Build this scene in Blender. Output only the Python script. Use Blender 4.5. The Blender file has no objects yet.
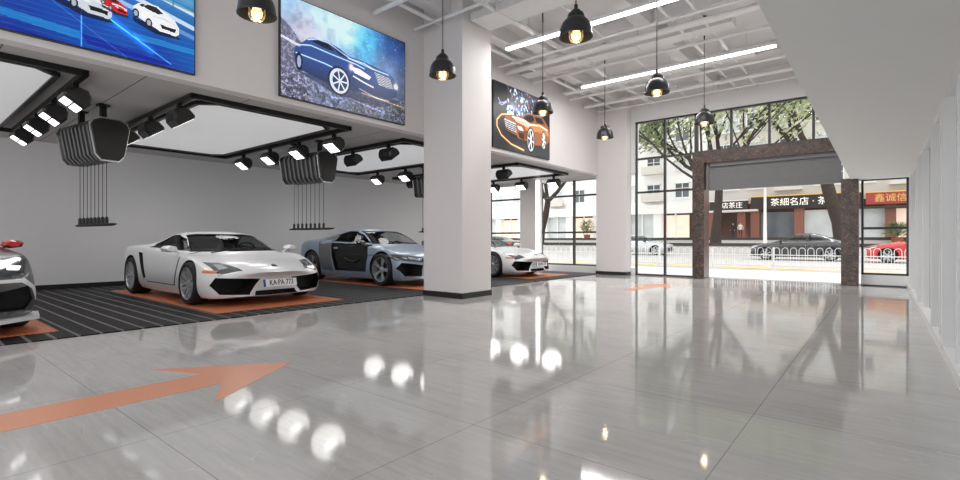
import bpy, bmesh, math, random
import numpy as np
from mathutils import Vector, Matrix
from mathutils.bvhtree import BVHTree
random.seed(7)
sc = bpy.context.scene
COL = sc.collection
PI = math.pi
R = math.radians

# ------------------------------------------------------------------ materials
def srgb(h):
    if isinstance(h, str):
        c = [int(h[i:i + 2], 16) / 255 for i in (0, 2, 4)]
    else:
        c = list(h)
    return tuple((x / 12.92 if x <= .04045 else ((x + .055) / 1.055) ** 2.4) for x in c) + (1,)

def nodes(m):
    m.use_nodes = True
    nt = m.node_tree
    b = nt.nodes.get('Principled BSDF')
    return nt, b

def mat(name, col, rough=.5, metal=0., emit=0., ecol=None, coat=0., noise=0., nscale=8., bump=0., bscale=60., spec=.5):
    m = bpy.data.materials.new(name)
    nt, b = nodes(m)
    c = srgb(col)
    b.inputs['Base Color'].default_value = c
    b.inputs['Roughness'].default_value = rough
    b.inputs['Metallic'].default_value = metal
    b.inputs['Coat Weight'].default_value = coat
    b.inputs['Coat Roughness'].default_value = .04
    b.inputs['Specular IOR Level'].default_value = spec
    if emit:
        b.inputs['Emission Color'].default_value = srgb(ecol) if ecol else c
        b.inputs['Emission Strength'].default_value = emit
    tc = nt.nodes.new('ShaderNodeTexCoord')
    n = nt.nodes.new('ShaderNodeTexNoise')
    n.inputs['Scale'].default_value = nscale
    n.inputs['Detail'].default_value = 5
    nt.links.new(tc.outputs['Object'], n.inputs['Vector'])
    mx = nt.nodes.new('ShaderNodeMix'); mx.data_type = 'RGBA'
    k = noise if noise else .02
    mx.inputs[6].default_value = tuple(x * (1 - k) for x in c[:3]) + (1,)
    mx.inputs[7].default_value = tuple(min(1, x * (1 + k)) for x in c[:3]) + (1,)
    nt.links.new(n.outputs['Fac'], mx.inputs[0])
    nt.links.new(mx.outputs[2], b.inputs['Base Color'])
    if bump:
        n2 = nt.nodes.new('ShaderNodeTexNoise'); n2.inputs['Scale'].default_value = bscale
        nt.links.new(tc.outputs['Object'], n2.inputs['Vector'])
        bp = nt.nodes.new('ShaderNodeBump'); bp.inputs['Strength'].default_value = bump
        bp.inputs['Distance'].default_value = .02
        nt.links.new(n2.outputs['Fac'], bp.inputs['Height'])
        nt.links.new(bp.outputs['Normal'], b.inputs['Normal'])
    return m

def glass_mat(name, tint=(1, 1, 1), refl=.08, rough=.0, milk=0., fr=.3):
    m = bpy.data.materials.new(name); m.use_nodes = True
    nt = m.node_tree; nt.nodes.clear()
    out = nt.nodes.new('ShaderNodeOutputMaterial')
    t = nt.nodes.new('ShaderNodeBsdfTransparent'); t.inputs[0].default_value = tint + (1,)
    g = nt.nodes.new('ShaderNodeBsdfGlossy'); g.inputs['Roughness'].default_value = rough
    lw = nt.nodes.new('ShaderNodeLayerWeight'); lw.inputs[0].default_value = .25
    ad = nt.nodes.new('ShaderNodeMath'); ad.operation = 'MULTIPLY_ADD'
    ad.inputs[1].default_value = fr; ad.inputs[2].default_value = refl
    ad.use_clamp = True
    nt.links.new(lw.outputs['Fresnel'], ad.inputs[0])
    mx = nt.nodes.new('ShaderNodeMixShader')
    nt.links.new(ad.outputs[0], mx.inputs[0])
    nt.links.new(t.outputs[0], mx.inputs[1]); nt.links.new(g.outputs[0], mx.inputs[2])
    last = mx
    if milk:
        d = nt.nodes.new('ShaderNodeBsdfDiffuse'); d.inputs[0].default_value = (.85, .86, .87, 1)
        m2 = nt.nodes.new('ShaderNodeMixShader'); m2.inputs[0].default_value = milk
        nt.links.new(mx.outputs[0], m2.inputs[1]); nt.links.new(d.outputs[0], m2.inputs[2]); last = m2
    nt.links.new(last.outputs[0], out.inputs[0])
    return m

# node helpers for the patterned materials
class NG:
    def __init__(s, m): s.nt = m.node_tree
    def n(s, t, **k):
        x = s.nt.nodes.new('ShaderNode' + t)
        for a, b in k.items(): setattr(x, a, b)
        return x
    def l(s, a, b): s.nt.links.new(a, b)
    def math(s, op, a, b=None, c=None):
        x = s.n('Math', operation=op)
        for i, v in enumerate((a, b, c)):
            if v is None: continue
            if isinstance(v, (int, float)): x.inputs[i].default_value = v
            else: s.l(v, x.inputs[i])
        return x.outputs[0]
    def mix(s, f, a, b):
        x = s.n('Mix', data_type='RGBA')
        for i, v in ((0, f), (6, a), (7, b)):
            if isinstance(v, (int, float)): x.inputs[i].default_value = v
            elif isinstance(v, tuple): x.inputs[i].default_value = v
            else: s.l(v, x.inputs[i])
        return x.outputs[2]
    def line(s, co, period, off, width):          # 1 inside a line of the given width
        f = s.math('FRACT', s.math('DIVIDE', s.math('SUBTRACT', co, off - width / 2), period))
        return s.math('LESS_THAN', f, width / period)

def tile_floor_mat():
    m = bpy.data.materials.new('polished_grey_marble_tile'); nt, b = nodes(m); g = NG(m)
    tc = g.n('TexCoord'); sp = g.n('SeparateXYZ'); g.l(tc.outputs['Object'], sp.inputs[0])
    n1 = g.n('TexNoise'); n1.inputs['Scale'].default_value = 1.1; n1.inputs['Detail'].default_value = 9; n1.inputs['Roughness'].default_value = .62
    mp = g.n('Mapping'); mp.inputs['Rotation'].default_value = (0, 0, .6); mp.inputs['Scale'].default_value = (1.0, 2.4, 1)
    g.l(tc.outputs['Object'], mp.inputs[0]); g.l(mp.outputs[0], n1.inputs['Vector'])
    base = g.mix(n1.outputs['Fac'], srgb('b8b6b4'), srgb('d2d0ce'))
    n2 = g.n('TexNoise'); n2.inputs['Scale'].default_value = 1.6; n2.inputs['Detail'].default_value = 4; n2.inputs['Distortion'].default_value = .9
    mp2 = g.n('Mapping'); mp2.inputs['Rotation'].default_value = (0, 0, -.5); mp2.inputs['Scale'].default_value = (.6, 2.2, 1)
    g.l(tc.outputs['Object'], mp2.inputs[0]); g.l(mp2.outputs[0], n2.inputs['Vector'])
    v = g.math('ABSOLUTE', g.math('SUBTRACT', n2.outputs['Fac'], .5))
    n4 = g.n('TexNoise'); n4.inputs['Scale'].default_value = 5; n4.inputs['Detail'].default_value = 6; n4.inputs['Roughness'].default_value = .7
    mp4 = g.n('Mapping'); mp4.inputs['Rotation'].default_value = (0, 0, -.75); mp4.inputs['Scale'].default_value = (.35, 5, 1)
    g.l(tc.outputs['Object'], mp4.inputs[0]); g.l(mp4.outputs[0], n4.inputs['Vector'])
    base = g.mix(g.math('MULTIPLY', g.math('SUBTRACT', n4.outputs['Fac'], .42), 1.3), base, srgb('a5a2a0'))
    vein = g.math('LESS_THAN', v, .0035)
    n3 = g.n('TexNoise'); n3.inputs['Scale'].default_value = 2.5
    g.l(tc.outputs['Object'], n3.inputs['Vector'])
    vein = g.math('MULTIPLY', vein, g.math('MULTIPLY', n3.outputs['Fac'], .7))
    base = g.mix(vein, base, srgb('d9d7d5'))
    jt = g.math('MAXIMUM', g.line(sp.outputs[0], 1.2, -.6, .005), g.line(sp.outputs[1], 1.2, .95, .005))
    base = g.mix(g.math('MULTIPLY', jt, .5), base, srgb('555350'))
    g.l(base, b.inputs['Base Color'])
    b.inputs['Roughness'].default_value = .065
    b.inputs['IOR'].default_value = 1.5
    b.inputs['Specular IOR Level'].default_value = .55
    nb = g.n('TexNoise'); nb.inputs['Scale'].default_value = 1.4; nb.inputs['Detail'].default_value = 2
    g.l(tc.outputs['Object'], nb.inputs['Vector'])
    bp = g.n('Bump'); bp.inputs['Strength'].default_value = .03; bp.inputs['Distance'].default_value = .02
    g.l(nb.outputs['Fac'], bp.inputs['Height']); g.l(bp.outputs[0], b.inputs['Normal'])
    return m

def rib_mat(name, base, line, period, width, axis=1, rough=.45, bright=.6, off=0.):
    m = bpy.data.materials.new(name); nt, b = nodes(m); g = NG(m)
    tc = g.n('TexCoord'); sp = g.n('SeparateXYZ'); g.l(tc.outputs['Object'], sp.inputs[0])
    l = g.line(sp.outputs[axis], period, off, width)
    cr = g.line(sp.outputs[1 - axis], .4, .1, .012)
    fine = g.line(sp.outputs[1 - axis], .05, 0, .02)
    c = g.mix(g.math('MULTIPLY', fine, .35), srgb(base), tuple(x * .45 for x in srgb(base)[:3]) + (1,))
    c = g.mix(g.math('MULTIPLY', l, bright), c, srgb(line))
    c = g.mix(g.math('MULTIPLY', cr, .5), c, tuple(x * .3 for x in srgb(base)[:3]) + (1,))
    g.l(c, b.inputs['Base Color']); b.inputs['Roughness'].default_value = rough; b.inputs['Specular IOR Level'].default_value = .25
    bp = g.n('Bump'); bp.inputs['Strength'].default_value = .2; bp.inputs['Distance'].default_value = .004
    g.l(l, bp.inputs['Height']); g.l(bp.outputs[0], b.inputs['Normal'])
    return m

def panel_ceiling_mat():
    m = bpy.data.materials.new('grey_ceiling_panels'); nt, b = nodes(m); g = NG(m)
    tc = g.n('TexCoord'); sp = g.n('SeparateXYZ'); g.l(tc.outputs['Object'], sp.inputs[0])
    l = g.math('MAXIMUM', g.line(sp.outputs[1], 1.3, .84, .012), g.math('MULTIPLY', g.line(sp.outputs[0], 1.3, -7.1, .01), .3))
    c = g.mix(l, srgb('bcbab9'), srgb('2c2c2c'))
    g.l(c, b.inputs['Base Color']); b.inputs['Roughness'].default_value = .8
    return m

def marble_brown_mat():
    m = bpy.data.materials.new('dark_brown_marble'); nt, b = nodes(m); g = NG(m)
    tc = g.n('TexCoord')
    n = g.n('TexNoise'); n.inputs['Scale'].default_value = 7; n.inputs['Detail'].default_value = 10; n.inputs['Roughness'].default_value = .7; n.inputs['Distortion'].default_value = .6
    g.l(tc.outputs['Object'], n.inputs['Vector'])
    cr = g.n('ValToRGB'); e = cr.color_ramp.elements
    e[0].position = .3; e[0].color = srgb('231b19'); e[1].position = .72; e[1].color = srgb('6d4a3b')
    x = cr.color_ramp.elements.new(.5); x.color = srgb('43332d')
    g.l(n.outputs['Fac'], cr.inputs[0])
    vo = g.n('TexVoronoi', feature='DISTANCE_TO_EDGE'); vo.inputs['Scale'].default_value = 6
    n2 = g.n('TexNoise'); n2.inputs['Scale'].default_value = 4; n2.inputs['Detail'].default_value = 4
    g.l(tc.outputs['Object'], n2.inputs['Vector']); 
    va = g.n('VectorMath', operation='ADD'); g.l(tc.outputs['Object'], va.inputs[0]); g.l(n2.outputs['Color'], va.inputs[1])
    g.l(va.outputs[0], vo.inputs['Vector'])
    v = g.math('LESS_THAN', vo.outputs['Distance'], .018)
    c = g.mix(g.math('MULTIPLY', v, .75), cr.outputs[0], srgb('857a74'))
    g.l(c, b.inputs['Base Color']); b.inputs['Roughness'].default_value = .25
    return m

M = {}
def mk(k, *a, **kw): M[k] = mat(k, *a, **kw); return M[k]
mk('white_paint', 'e2e1e1', .65, bump=.02)
mk('pillar_paint', 'dedada', .6)
mk('ceiling_paint', 'dddbdb', .7)
mk('pipe_paint', 'e4e3e3', .5)
mk('bay_wall_paint', 'dcdcdd', .7)
mk('soffit_paint', 'eae9e7', .7)
mk('black_metal', '1c1b1b', .4, metal=.3)
mk('black_satin', '232222', .35)
mk('black_plastic', '141414', .5)
mk('black_baseboard', '1e1c1b', .45)
mk('window_frame_metal', '3a393a', .4, metal=.2)
mk('white_metal', 'ececec', .35)
mk('silver_metal', 'c9cacb', .25, metal=.9)
mk('lamp_black', '2a2a2c', .38, metal=.2, coat=.15)
mk('lamp_inner', '3a3735', .4, metal=.6)
mk('chrome', 'dcdcdc', .12, metal=1)
mk('bulb_glow', 'fff0cf', .3, emit=1.5, ecol='ffdca8')
mk('brass', 'e0cfa8', .35, metal=.5)
mk('linear_lamp', 'ffffff', .3, emit=7)
mk('led_strip', 'ffffff', .3, emit=3)
mk('spot_lens', 'ffffff', .3, emit=2.5)
mk('membrane', 'd6d6d7', .6, emit=.4)
mk('orange_paint', 'e39c7a', .25)
mk('shutter_metal', '79787a', .6, metal=.2, bump=.03)
mk('tire_rubber', '1b1b1c', .75)
mk('wheel_silver', 'b4b6b9', .3, metal=.5)
mk('wheel_grey', 'a9acaf', .35, metal=.35)
mk('disc_metal', '3c3d3f', .3, metal=.9)
mk('car_dark', '0e0e0f', .5)
mk('grille_black', '1a1716', .55)
mk('paint_white', 'dfe0e2', .3, coat=.4)
mk('paint_blue_grey', '8c9cae', .32, metal=.2, coat=.4)
mk('blade_grey', '6e7072', .35, metal=.4, coat=.3)
mk('paint_graphite', '4a4c4f', .32, metal=.2, coat=.4)
mk('paint_black', '2b2d2f', .2, coat=1)
mk('paint_silver', 'c0c4c8', .25, metal=.3, coat=.8)
mk('paint_red', 'c2282b', .25, coat=.8)
mk('carbon', '29292a', .3, coat=.6)
mk('room_grey', 'b9bbbc', .7)
mk('seat_grey', '77787a', .7)
mk('seat_black', '161616', .6)
mk('lamp_lens_dark', '4b4e52', .12, coat=1)
mk('lamp_lens_lit', 'ffffff', .2, emit=2.2)
mk('lamp_reflector', 'cfd3d7', .15, metal=.8)
mk('amber', 'cf7440', .3, coat=.5)
mk('plate_white', 'f0f0f0', .4)
mk('plate_blue', '1f3f9c', .4)
mk('plate_letter', '15161a', .5)
mk('apron_stone', 'cfcfce', .5)
mk('asphalt', 'b0aeac', .8, noise=.08, nscale=3)
mk('pavement', 'cfcdca', .6, noise=.08, nscale=4)
mk('yellow_line', 'd9b77a', .7)
mk('podium_stone', 'c9c6c2', .7, noise=.1)
mk('dark_curb', '3c3936', .7)
mk('building_white', 'efeeec', .8, noise=.05, nscale=1)
mk('building_cream', 'd5d0c8', .8, noise=.06, nscale=1)
mk('building_frame', '4f4a48', .6)
mk('shop_brown', '8a5a4c', .7, noise=.1)
mk('shop_red', 'a8453c', .6)
mk('sign_dark', '2e2622', .5)
mk('sign_letter', 'f5f0e6', .5, emit=.5)
mk('sign_gold', 'd9ae62', .4, emit=.25)
mk('pane_dark', '5d6468', .12, noise=.35, nscale=.8)
mk('pane_warm', 'e2c8b6', .4, emit=.6, noise=.3, nscale=.9)
mk('pane_pale', 'ced3d4', .25, noise=.3, nscale=.7)
mk('shop_interior', '453127', .6, noise=.6, nscale=1.2, emit=.15)
mk('railing_white', 'e6e6e6', .5)
mk('bark', '3a312a', .9, noise=.4, nscale=4, bump=.5, bscale=14)
mk('leaf', '87936c', .6, noise=.45, nscale=2)
mk('leaf_pale', 'abb58c', .6, noise=.45, nscale=2)
mk('poster_edge', '1d1d20', .4)
mk('planter', '8d5340', .7)
mk('skin', 'b58a70', .6)
mk('cloth_dark', '2c2d33', .8)
mk('cloth_white', 'd8d6d3', .8)
mk('hair', '1c1714', .7)
M['floor_tile'] = tile_floor_mat()
M['black_mat'] = rib_mat('black_ribbed_mat', '171616', '8a888c', .2, .03, rough=.6)
M['orange_mat'] = rib_mat('orange_ribbed_mat', 'de8a60', '8a4528', .09, .03, axis=0, bright=.8)
M['bay_ceiling'] = panel_ceiling_mat()
M['brown_marble'] = marble_brown_mat()
M['window_glass'] = glass_mat('window_glass', (.98, .985, .985), .0, fr=.015)
M['partition_glass'] = glass_mat('partition_glass', (.86, .88, .89), .12, .02, milk=.18)
M['car_glass'] = glass_mat('car_glass', (.55, .57, .58), .06)
M['car_glass_clear'] = glass_mat('car_glass_clear', (.86, .88, .88), .05)
M['lens_clear'] = glass_mat('lens_clear', (.85, .87, .9), .12)

# ------------------------------------------------------------------ mesh builder
class MB:
    def __init__(s): s.v = []; s.f = []; s.m = []
    def add(s, v, f, mi=0):
        o = len(s.v); s.v += [tuple(p) for p in v]
        s.f += [tuple(i + o for i in q) for q in f]; s.m += [mi] * len(f); return s
    def box(s, x0, x1, y0, y1, z0, z1, mi=0, T=None):
        v = [(x, y, z) for z in (z0, z1) for y in (y0, y1) for x in (x0, x1)]
        if T is not None: v = [tuple(T @ Vector(p)) for p in v]
        return s.add(v, [(0, 2, 3, 1), (4, 5, 7, 6), (0, 1, 5, 4), (2, 6, 7, 3), (0, 4, 6, 2), (1, 3, 7, 5)], mi)
    def tube(s, pts, r, n=8, mi=0, cap=True):
        pts = [Vector(p) for p in pts]
        rs = r if isinstance(r, (list, tuple)) else [r] * len(pts)
        up = None; rings = []
        for i, p in enumerate(pts):
            d = (pts[min(i + 1, len(pts) - 1)] - pts[max(i - 1, 0)]).normalized()
            if up is None:
                up = d.orthogonal().normalized()
            else:
                up = (up - d * up.dot(d))
                up = up.normalized() if up.length > 1e-6 else d.orthogonal().normalized()
            w = d.cross(up)
            rings.append([p + (up * math.cos(2 * PI * k / n) + w * math.sin(2 * PI * k / n)) * rs[i] for k in range(n)])
        v = [q for rr in rings for q in rr]
        f = [(i * n + k, i * n + (k + 1) % n, (i + 1) * n + (k + 1) % n, (i + 1) * n + k) for i in range(len(pts) - 1) for k in range(n)]
        if cap: f += [tuple(range(n - 1, -1, -1)), tuple((len(pts) - 1) * n + k for k in range(n))]
        return s.add(v, f, mi)
    def lathe(s, prof, n=32, mi=0, axis='z', c=(0, 0, 0), close=False):
        v = []
        for (r, h) in prof:
            for k in range(n):
                a = 2 * PI * k / n
                p = (r * math.cos(a), r * math.sin(a), h) if axis == 'z' else ((r * math.cos(a), h, r * math.sin(a)) if axis == 'y' else (h, r * math.cos(a), r * math.sin(a)))
                v.append(tuple(p[i] + c[i] for i in range(3)))
        L = len(prof); f = []
        for i in range(L - 1 + (1 if close else 0)):
            j = (i + 1) % L
            f += [(i * n + k, i * n + (k + 1) % n, j * n + (k + 1) % n, j * n + k) for k in range(n)]
        return s.add(v, f, mi)
    def prism(s, poly, a0, a1, axis='y', mi=0):
        def P(u, w, a): return (u, a, w) if axis == 'y' else ((a, u, w) if axis == 'x' else (u, w, a))
        n = len(poly)
        v = [P(u, w, a0) for u, w in poly] + [P(u, w, a1) for u, w in poly]
        f = [(k, (k + 1) % n, n + (k + 1) % n, n + k) for k in range(n)] + [tuple(range(n - 1, -1, -1)), tuple(range(n, 2 * n))]
        return s.add(v, f, mi)
    def quad(s, a, b, c, d, mi=0): return s.add([a, b, c, d], [(0, 1, 2, 3)], mi)
    def mesh(s, name, mats, smooth=None, fix=True):
        me = bpy.data.meshes.new(name); me.from_pydata(s.v, [], s.f)
        for m in (mats if isinstance(mats, (list, tuple)) else [mats]): me.materials.append(M[m] if isinstance(m, str) else m)
        if s.f: me.polygons.foreach_set('material_index', s.m)
        if fix:
            bm = bmesh.new(); bm.from_mesh(me); bmesh.ops.recalc_face_normals(bm, faces=bm.faces); bm.to_mesh(me); bm.free()
        if smooth is not None:
            me.polygons.foreach_set('use_smooth', [True] * len(me.polygons)); me.set_sharp_from_angle(angle=R(smooth))
        me.update(); return me
    def build(s, name, mats, parent=None, smooth=None, loc=None, fix=True, bevel=0):
        me = s.mesh(name, mats, smooth, fix)
        if bevel:
            bm = bmesh.new(); bm.from_mesh(me)
            bmesh.ops.bevel(bm, geom=list(bm.edges), offset=bevel, segments=2, affect='EDGES', clamp_overlap=True)
            bm.to_mesh(me); bm.free()
        return link(name, me, parent, loc)

def link(name, me, parent=None, loc=None):
    o = bpy.data.objects.new(name, me); COL.objects.link(o)
    if parent: o.parent = parent
    if loc: o.location = loc
    return o
def tag(o, label, cat, group=None, kind=None):
    o['label'] = label; o['category'] = cat
    if group: o['group'] = group
    if kind: o['kind'] = kind
    return o
def thing(name, label, cat, loc=(0, 0, 0), rz=0, group=None):
    o = bpy.data.objects.new(name, None); COL.objects.link(o); o.location = loc; o.rotation_euler = (0, 0, rz)
    o.empty_display_size = .1
    return tag(o, label, cat, group)
def struct(o): o['kind'] = 'structure'; return o
def copy_tree(o, parent=None):
    c = o.copy(); COL.objects.link(c)
    if parent is not None: c.parent = parent
    for ch in list(o.children): copy_tree(ch, c)
    return c
ORD = ['first', 'second', 'third', 'fourth', 'fifth', 'sixth', 'seventh', 'eighth', 'ninth', 'tenth', 'eleventh', 'twelfth', 'thirteenth', 'fourteenth', 'fifteenth', 'sixteenth', 'seventeenth', 'eighteenth', 'nineteenth', 'twentieth']

def text_mesh(txt, size, extrude=.004):
    cu = bpy.data.curves.new('lettering', 'FONT'); cu.body = txt; cu.size = size; cu.extrude = extrude
    cu.align_x = 'CENTER'; cu.align_y = 'CENTER'; cu.resolution_u = 2
    o = bpy.data.objects.new('tmp', cu); COL.objects.link(o)
    bpy.context.view_layer.update()
    me = bpy.data.meshes.new_from_object(o.evaluated_get(bpy.context.evaluated_depsgraph_get()))
    bpy.data.objects.remove(o); bpy.data.curves.remove(cu)
    return me
def text_obj(name, txt, size, mat_, parent, matrix, sx=1.0):
    me = text_mesh(txt, size); me.materials.clear(); me.materials.append(M[mat_])
    o = link(name, me, parent); o.matrix_local = matrix @ Matrix.Diagonal((sx, 1, 1, 1))
    return o

# ------------------------------------------------------------------ camera
cam = bpy.data.cameras.new('camera'); co = bpy.data.objects.new('camera', cam); COL.objects.link(co)
cam.sensor_width = 36; cam.lens = 18.5; cam.clip_start = .05; cam.clip_end = 400
co.location = (0, 0, 1.05); co.rotation_euler = (PI / 2, 0, math.atan2(.632, .775))
sc.camera = co
sc.view_settings.view_transform = 'Standard'; sc.view_settings.look = 'None'; sc.view_settings.gamma = 1
sc.view_settings.exposure = .16
# ------------------------------------------------------------------ room shell
BX = -6.76      # bay line
WY = 14.4       # window wall
CZ = 5.45
def sbox(name, m, *a):
    return struct(MB().box(*a).build(name, m))
sbox('floor', 'floor_tile', BX, .48, -3.5, 14.7, -.12, 0)
sbox('floor_bay', 'white_paint', -13.55, BX, -3.5, 14.7, -.12, 0)
sbox('ceiling', 'ceiling_paint', -6.96, 3.2, -3.5, 14.7, CZ, CZ + .2)
sbox('ceiling_bay', 'bay_ceiling', -13.7, -6.96, -3.5, 14.7, 3.09, 3.25)
sbox('wall_bay_fascia', 'pillar_paint', -6.96, BX, -3.5, 14.4, 3.05, CZ)
sbox('wall_back', 'bay_wall_paint', -13.75, -13.55, -3.5, 14.7, -.12, 3.09)
w = MB()
w.box(-6.96, 3.2, WY, WY + .3, 4.58, CZ)                     # over the tall windows
w.box(-6.96, -5.75, WY, WY + .3, 3.05, 4.58)
w.box(-13.75, -6.96, WY, WY + .3, 3.0, 3.25)
struct(w.build('wall_window_side', 'white_paint'))
sbox('wall_sill', 'white_metal', -13.55, -5.75, WY - .05, WY + .22, 0, .22)
sbox('wall_sill_right', 'white_metal', -.38, .6, WY - .03, WY + .22, .03, .25)
sbox('wall_soffit', 'soffit_paint', -.567, 3.2, -3.5, WY + .3, 2.44, CZ)
sbox('wall_right_room', 'room_grey', 3.0, 3.2, -3.5, 14.7, 0, 2.44)
sbox('floor_right_room', 'room_grey', .48, 3.0, -3.5, 14.7, -.12, 0)
struct(MB().box(-13.55, -13.52, -3.5, 14.3, 0, .11).build('baseboard_back', 'black_baseboard'))
# bay floor: black ribbed tiles
o = MB().box(-13.52, BX, -3.4, 14.33, 0, .012).build('floor_mat', 'black_mat'); struct(o)
for i, cy in enumerate((.26, 4.09, 8.2, 12.05)):
    o = MB().box(-12.15, -7.25, cy - 1.06, cy + 1.06, .012, .022).build('parking_mat', 'orange_mat', bevel=.003)
    tag(o, ['orange ribbed floor mat under the dark grey sports car', 'orange ribbed floor mat under the white sports car with number plate', 'orange ribbed floor mat under the blue grey sports car', 'orange ribbed floor mat under the white sports car near the windows'][i], 'floor mat', 'orange parking mats')
# pillars
def pillar(n, x0, x1, y0, y1, z1=CZ):
    p = struct(MB().box(x0, x1, y0, y1, 0, z1).build('wall_pillar_%d' % n, 'pillar_paint'))
    b = MB().box(x0 - .012, x1 + .012, y0 - .012, y1 + .012, 0, .1).build('baseboard_pillar_%d' % n, 'black_baseboard'); struct(b)
    return p
pillar(1, -6.76, -5.79, 6.6, 7.43)
pillar(2, -6.83, -5.87, 14.04, 14.42)
p3 = struct(MB().box(-9.64, -9.02, 14.0, 14.42, 0, 3.07).build('wall_pillar_3', 'pillar_paint'))
p4 = struct(MB().box(-13.55, -12.9, 13.9, 14.42, 0, 3.07).build('wall_pillar_4', 'pillar_paint'))
tag(MB().box(-9.02, -8.93, 14.05, 14.13, .0, 3.05).build('led_strip', 'led_strip'), 'tall vertical white LED strip beside the slim pillar in the car bay', 'light')

# windows -------------------------------------------------------------------
def window(n, x0, x1, z0, z1, vs, hs, y=WY + .05, fw=.045):
    f = MB()
    g = .028
    for x in [x0 + fw / 2, x1 - fw / 2]: f.box(x - fw / 2, x + fw / 2, y, y + .1, z0, z1)
    for z in [z0 + fw / 2, z1 - fw / 2]: f.box(x0, x1, y, y + .1, z - fw / 2, z + fw / 2)
    for x in vs: f.box(x - g, x + g, y + .005, y + .095, z0, z1)
    for z in hs: f.box(x0, x1, y + .008, y + .092, z - g, z + g)
    o = struct(f.build('window_%d' % n, 'window_frame_metal'))
    xs = [x0] + list(vs) + [x1]; zs = [z0] + list(hs) + [z1]
    for a, b in zip(xs, xs[1:]):
        for c, d in zip(zs, zs[1:]):
            MB().box(a + .02, b - .02, y + .045, y + .053, c + .02, d - .02).build('window_pane', 'window_glass', o)
    return o
window(1, -12.9, -9.67, .22, 3.03, [-11.3], [1.3, 2.5])
window(2, -9.1, -6.0, .22, 3.03, [-7.83], [1.3, 2.5])
window(3, -5.76, -4.02, .0, 4.58, [-4.89], [2.47, 3.47])
window(4, -4.02, .5, 3.47, 4.58, [-3.13, -2.24, -1.3, -.4], [])
window(5, -.38, .46, .25, 2.46, [], [1.32])
struct(MB().box(-.38, .46, WY, WY + .15, 0, .035).build('trim_1', 'window_frame_metal'))
# entrance portal ---------------------------------------------------------------
struct(MB().box(-4.02, -3.72, 14.1, 14.6, 0, 3.43).build('door_1', 'brown_marble')).name = 'trim_2'
struct(MB().box(-.74, -.42, 14.1, 14.6, 0, 2.46).build('trim_3', 'brown_marble'))
struct(MB().box(-3.72, -.42, 14.1, 14.6, 3.12, 3.43).build('trim_4', 'brown_marble'))
t = thing('roller_shutter', 'grey metal roller shutter, half lowered inside the brown marble entrance', 'shutter', (-2.23, 14.3, 2.42))
c = MB()
n = 14
for k in range(n):
    z0 = k * .05; c.prism([(-.040, z0), (-.045, z0 + .006), (-.045, z0 + .044), (-.040, z0 + .05), (.02, z0 + .05), (.02, z0)], -1.4, 1.49, 'x')
c.build('curtain', 'shutter_metal', t)
MB().box(-1.47, -1.4, -.08, .08, 0, .7).box(-1.4, 1.49, -.06, .06, -.03, .0).build('guide_frame', 'shutter_metal', t)
MB().box(-1.36, 1.49, -.11, -.045, .6, .7).build('housing', 'shutter_metal', t)

# right glazed partition ----------------------------------------------------------
p = MB()
p.box(.42, .58, -3.4, 14.35, 0, .09).box(.46, .58, -3.4, 14.35, 2.34, 2.44)
struct(p.build('wall_partition_rails', 'white_metal'))
PY = [14.25, 12.9, 11.6, 10.25, 9.5, 7.45, 6.85, 6.15, 5.35, 4.2, 2.6, 1.2, -.4, -2]
for i, y in enumerate(PY):
    d = .1 if i % 2 else .07
    struct(MB().box(.42 if i % 2 else .45, .62, y - .05, y + .05, .07, 2.34).build('wall_partition_post_%d' % (i + 1), 'white_metal'))
for i, (a, b) in enumerate(zip(PY, PY[1:])):
    o = struct(MB().box(.515, .525, b + .04, a - .04, .07, 2.34).build('window_%d' % (i + 6), 'partition_glass'))

# main ceiling services ------------------------------------------------------------------
for y in (1.2, 4.2, 9.5, 12.6): sbox('ceiling_beam', 'ceiling_paint', -6.76, -.567, y - .12, y + .12, 5.22, CZ)
for x in (-6.2, -3.55): sbox('ceiling_beam', 'ceiling_paint', x - .14, x + .14, -3.5, 14.4, 5.16, CZ)
def pipe(label, pts, r, z=None, cat='pipe', name='ceiling_pipe'):
    o = MB().tube(pts, r, 12).build(name, 'pipe_paint', smooth=50); return tag(o, label, cat, 'white painted ceiling pipes')
def duct(label, b, name='air_duct'):
    m_ = MB().box(*b)
    L = b[1] - b[0] > b[3] - b[2]
    a0, a1 = (b[0], b[1]) if L else (b[2], b[3])
    k = a0 + .6
    while k < a1:
        if L: m_.box(k - .02, k + .02, b[2] - .02, b[3] + .02, b[4] - .02, b[5] + .02)
        else: m_.box(b[0] - .02, b[1] + .02, k - .02, k + .02, b[4] - .02, b[5] + .02)
        cx_, cy_ = (k, (b[2] + b[3]) / 2) if L else ((b[0] + b[1]) / 2, k)
        if min(abs(cx_ + 3.55), abs(cx_ + 6.2)) > .2: m_.box(cx_ - .008, cx_ + .008, cy_ - .008, cy_ + .008, b[5], CZ - .01)
        k += 1.1
    return tag(m_.build(name, 'pipe_paint'), label, 'air duct', 'white painted ducts under the ceiling')
for i, (x, r, z) in enumerate([(-6.3, .035, 5.02), (-5.2, .05, 5.04), (-4.25, .022, 5.06), (-2.95, .03, 5.02), (-2.5, .03, 5.02), (-1.35, .045, 5.06), (-.8, .03, 5.03)]):
    pipe('white ceiling pipe running towards the windows, %s from the poster wall' % ORD[i], [(x, -3.4, z), (x, 14.35, z)], r)
for i, (y, r, z) in enumerate([(2.3, .05, 4.94), (3.4, .03, 4.95), (5.4, .04, 4.94), (6.35, .028, 4.97), (8.9, .025, 4.95), (9.25, .06, 4.92), (10.3, .035, 4.95), (12.2, .03, 4.95), (13.1, .05, 4.93), (13.9, .03, 4.95)]):
    x0 = -6.74 if not 6.6 < y < 7.43 else -5.78
    pipe('white ceiling pipe crossing parallel to the windows, %s from the camera' % ORD[i], [(x0, y, z), (-.58, y, z)], r)
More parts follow.
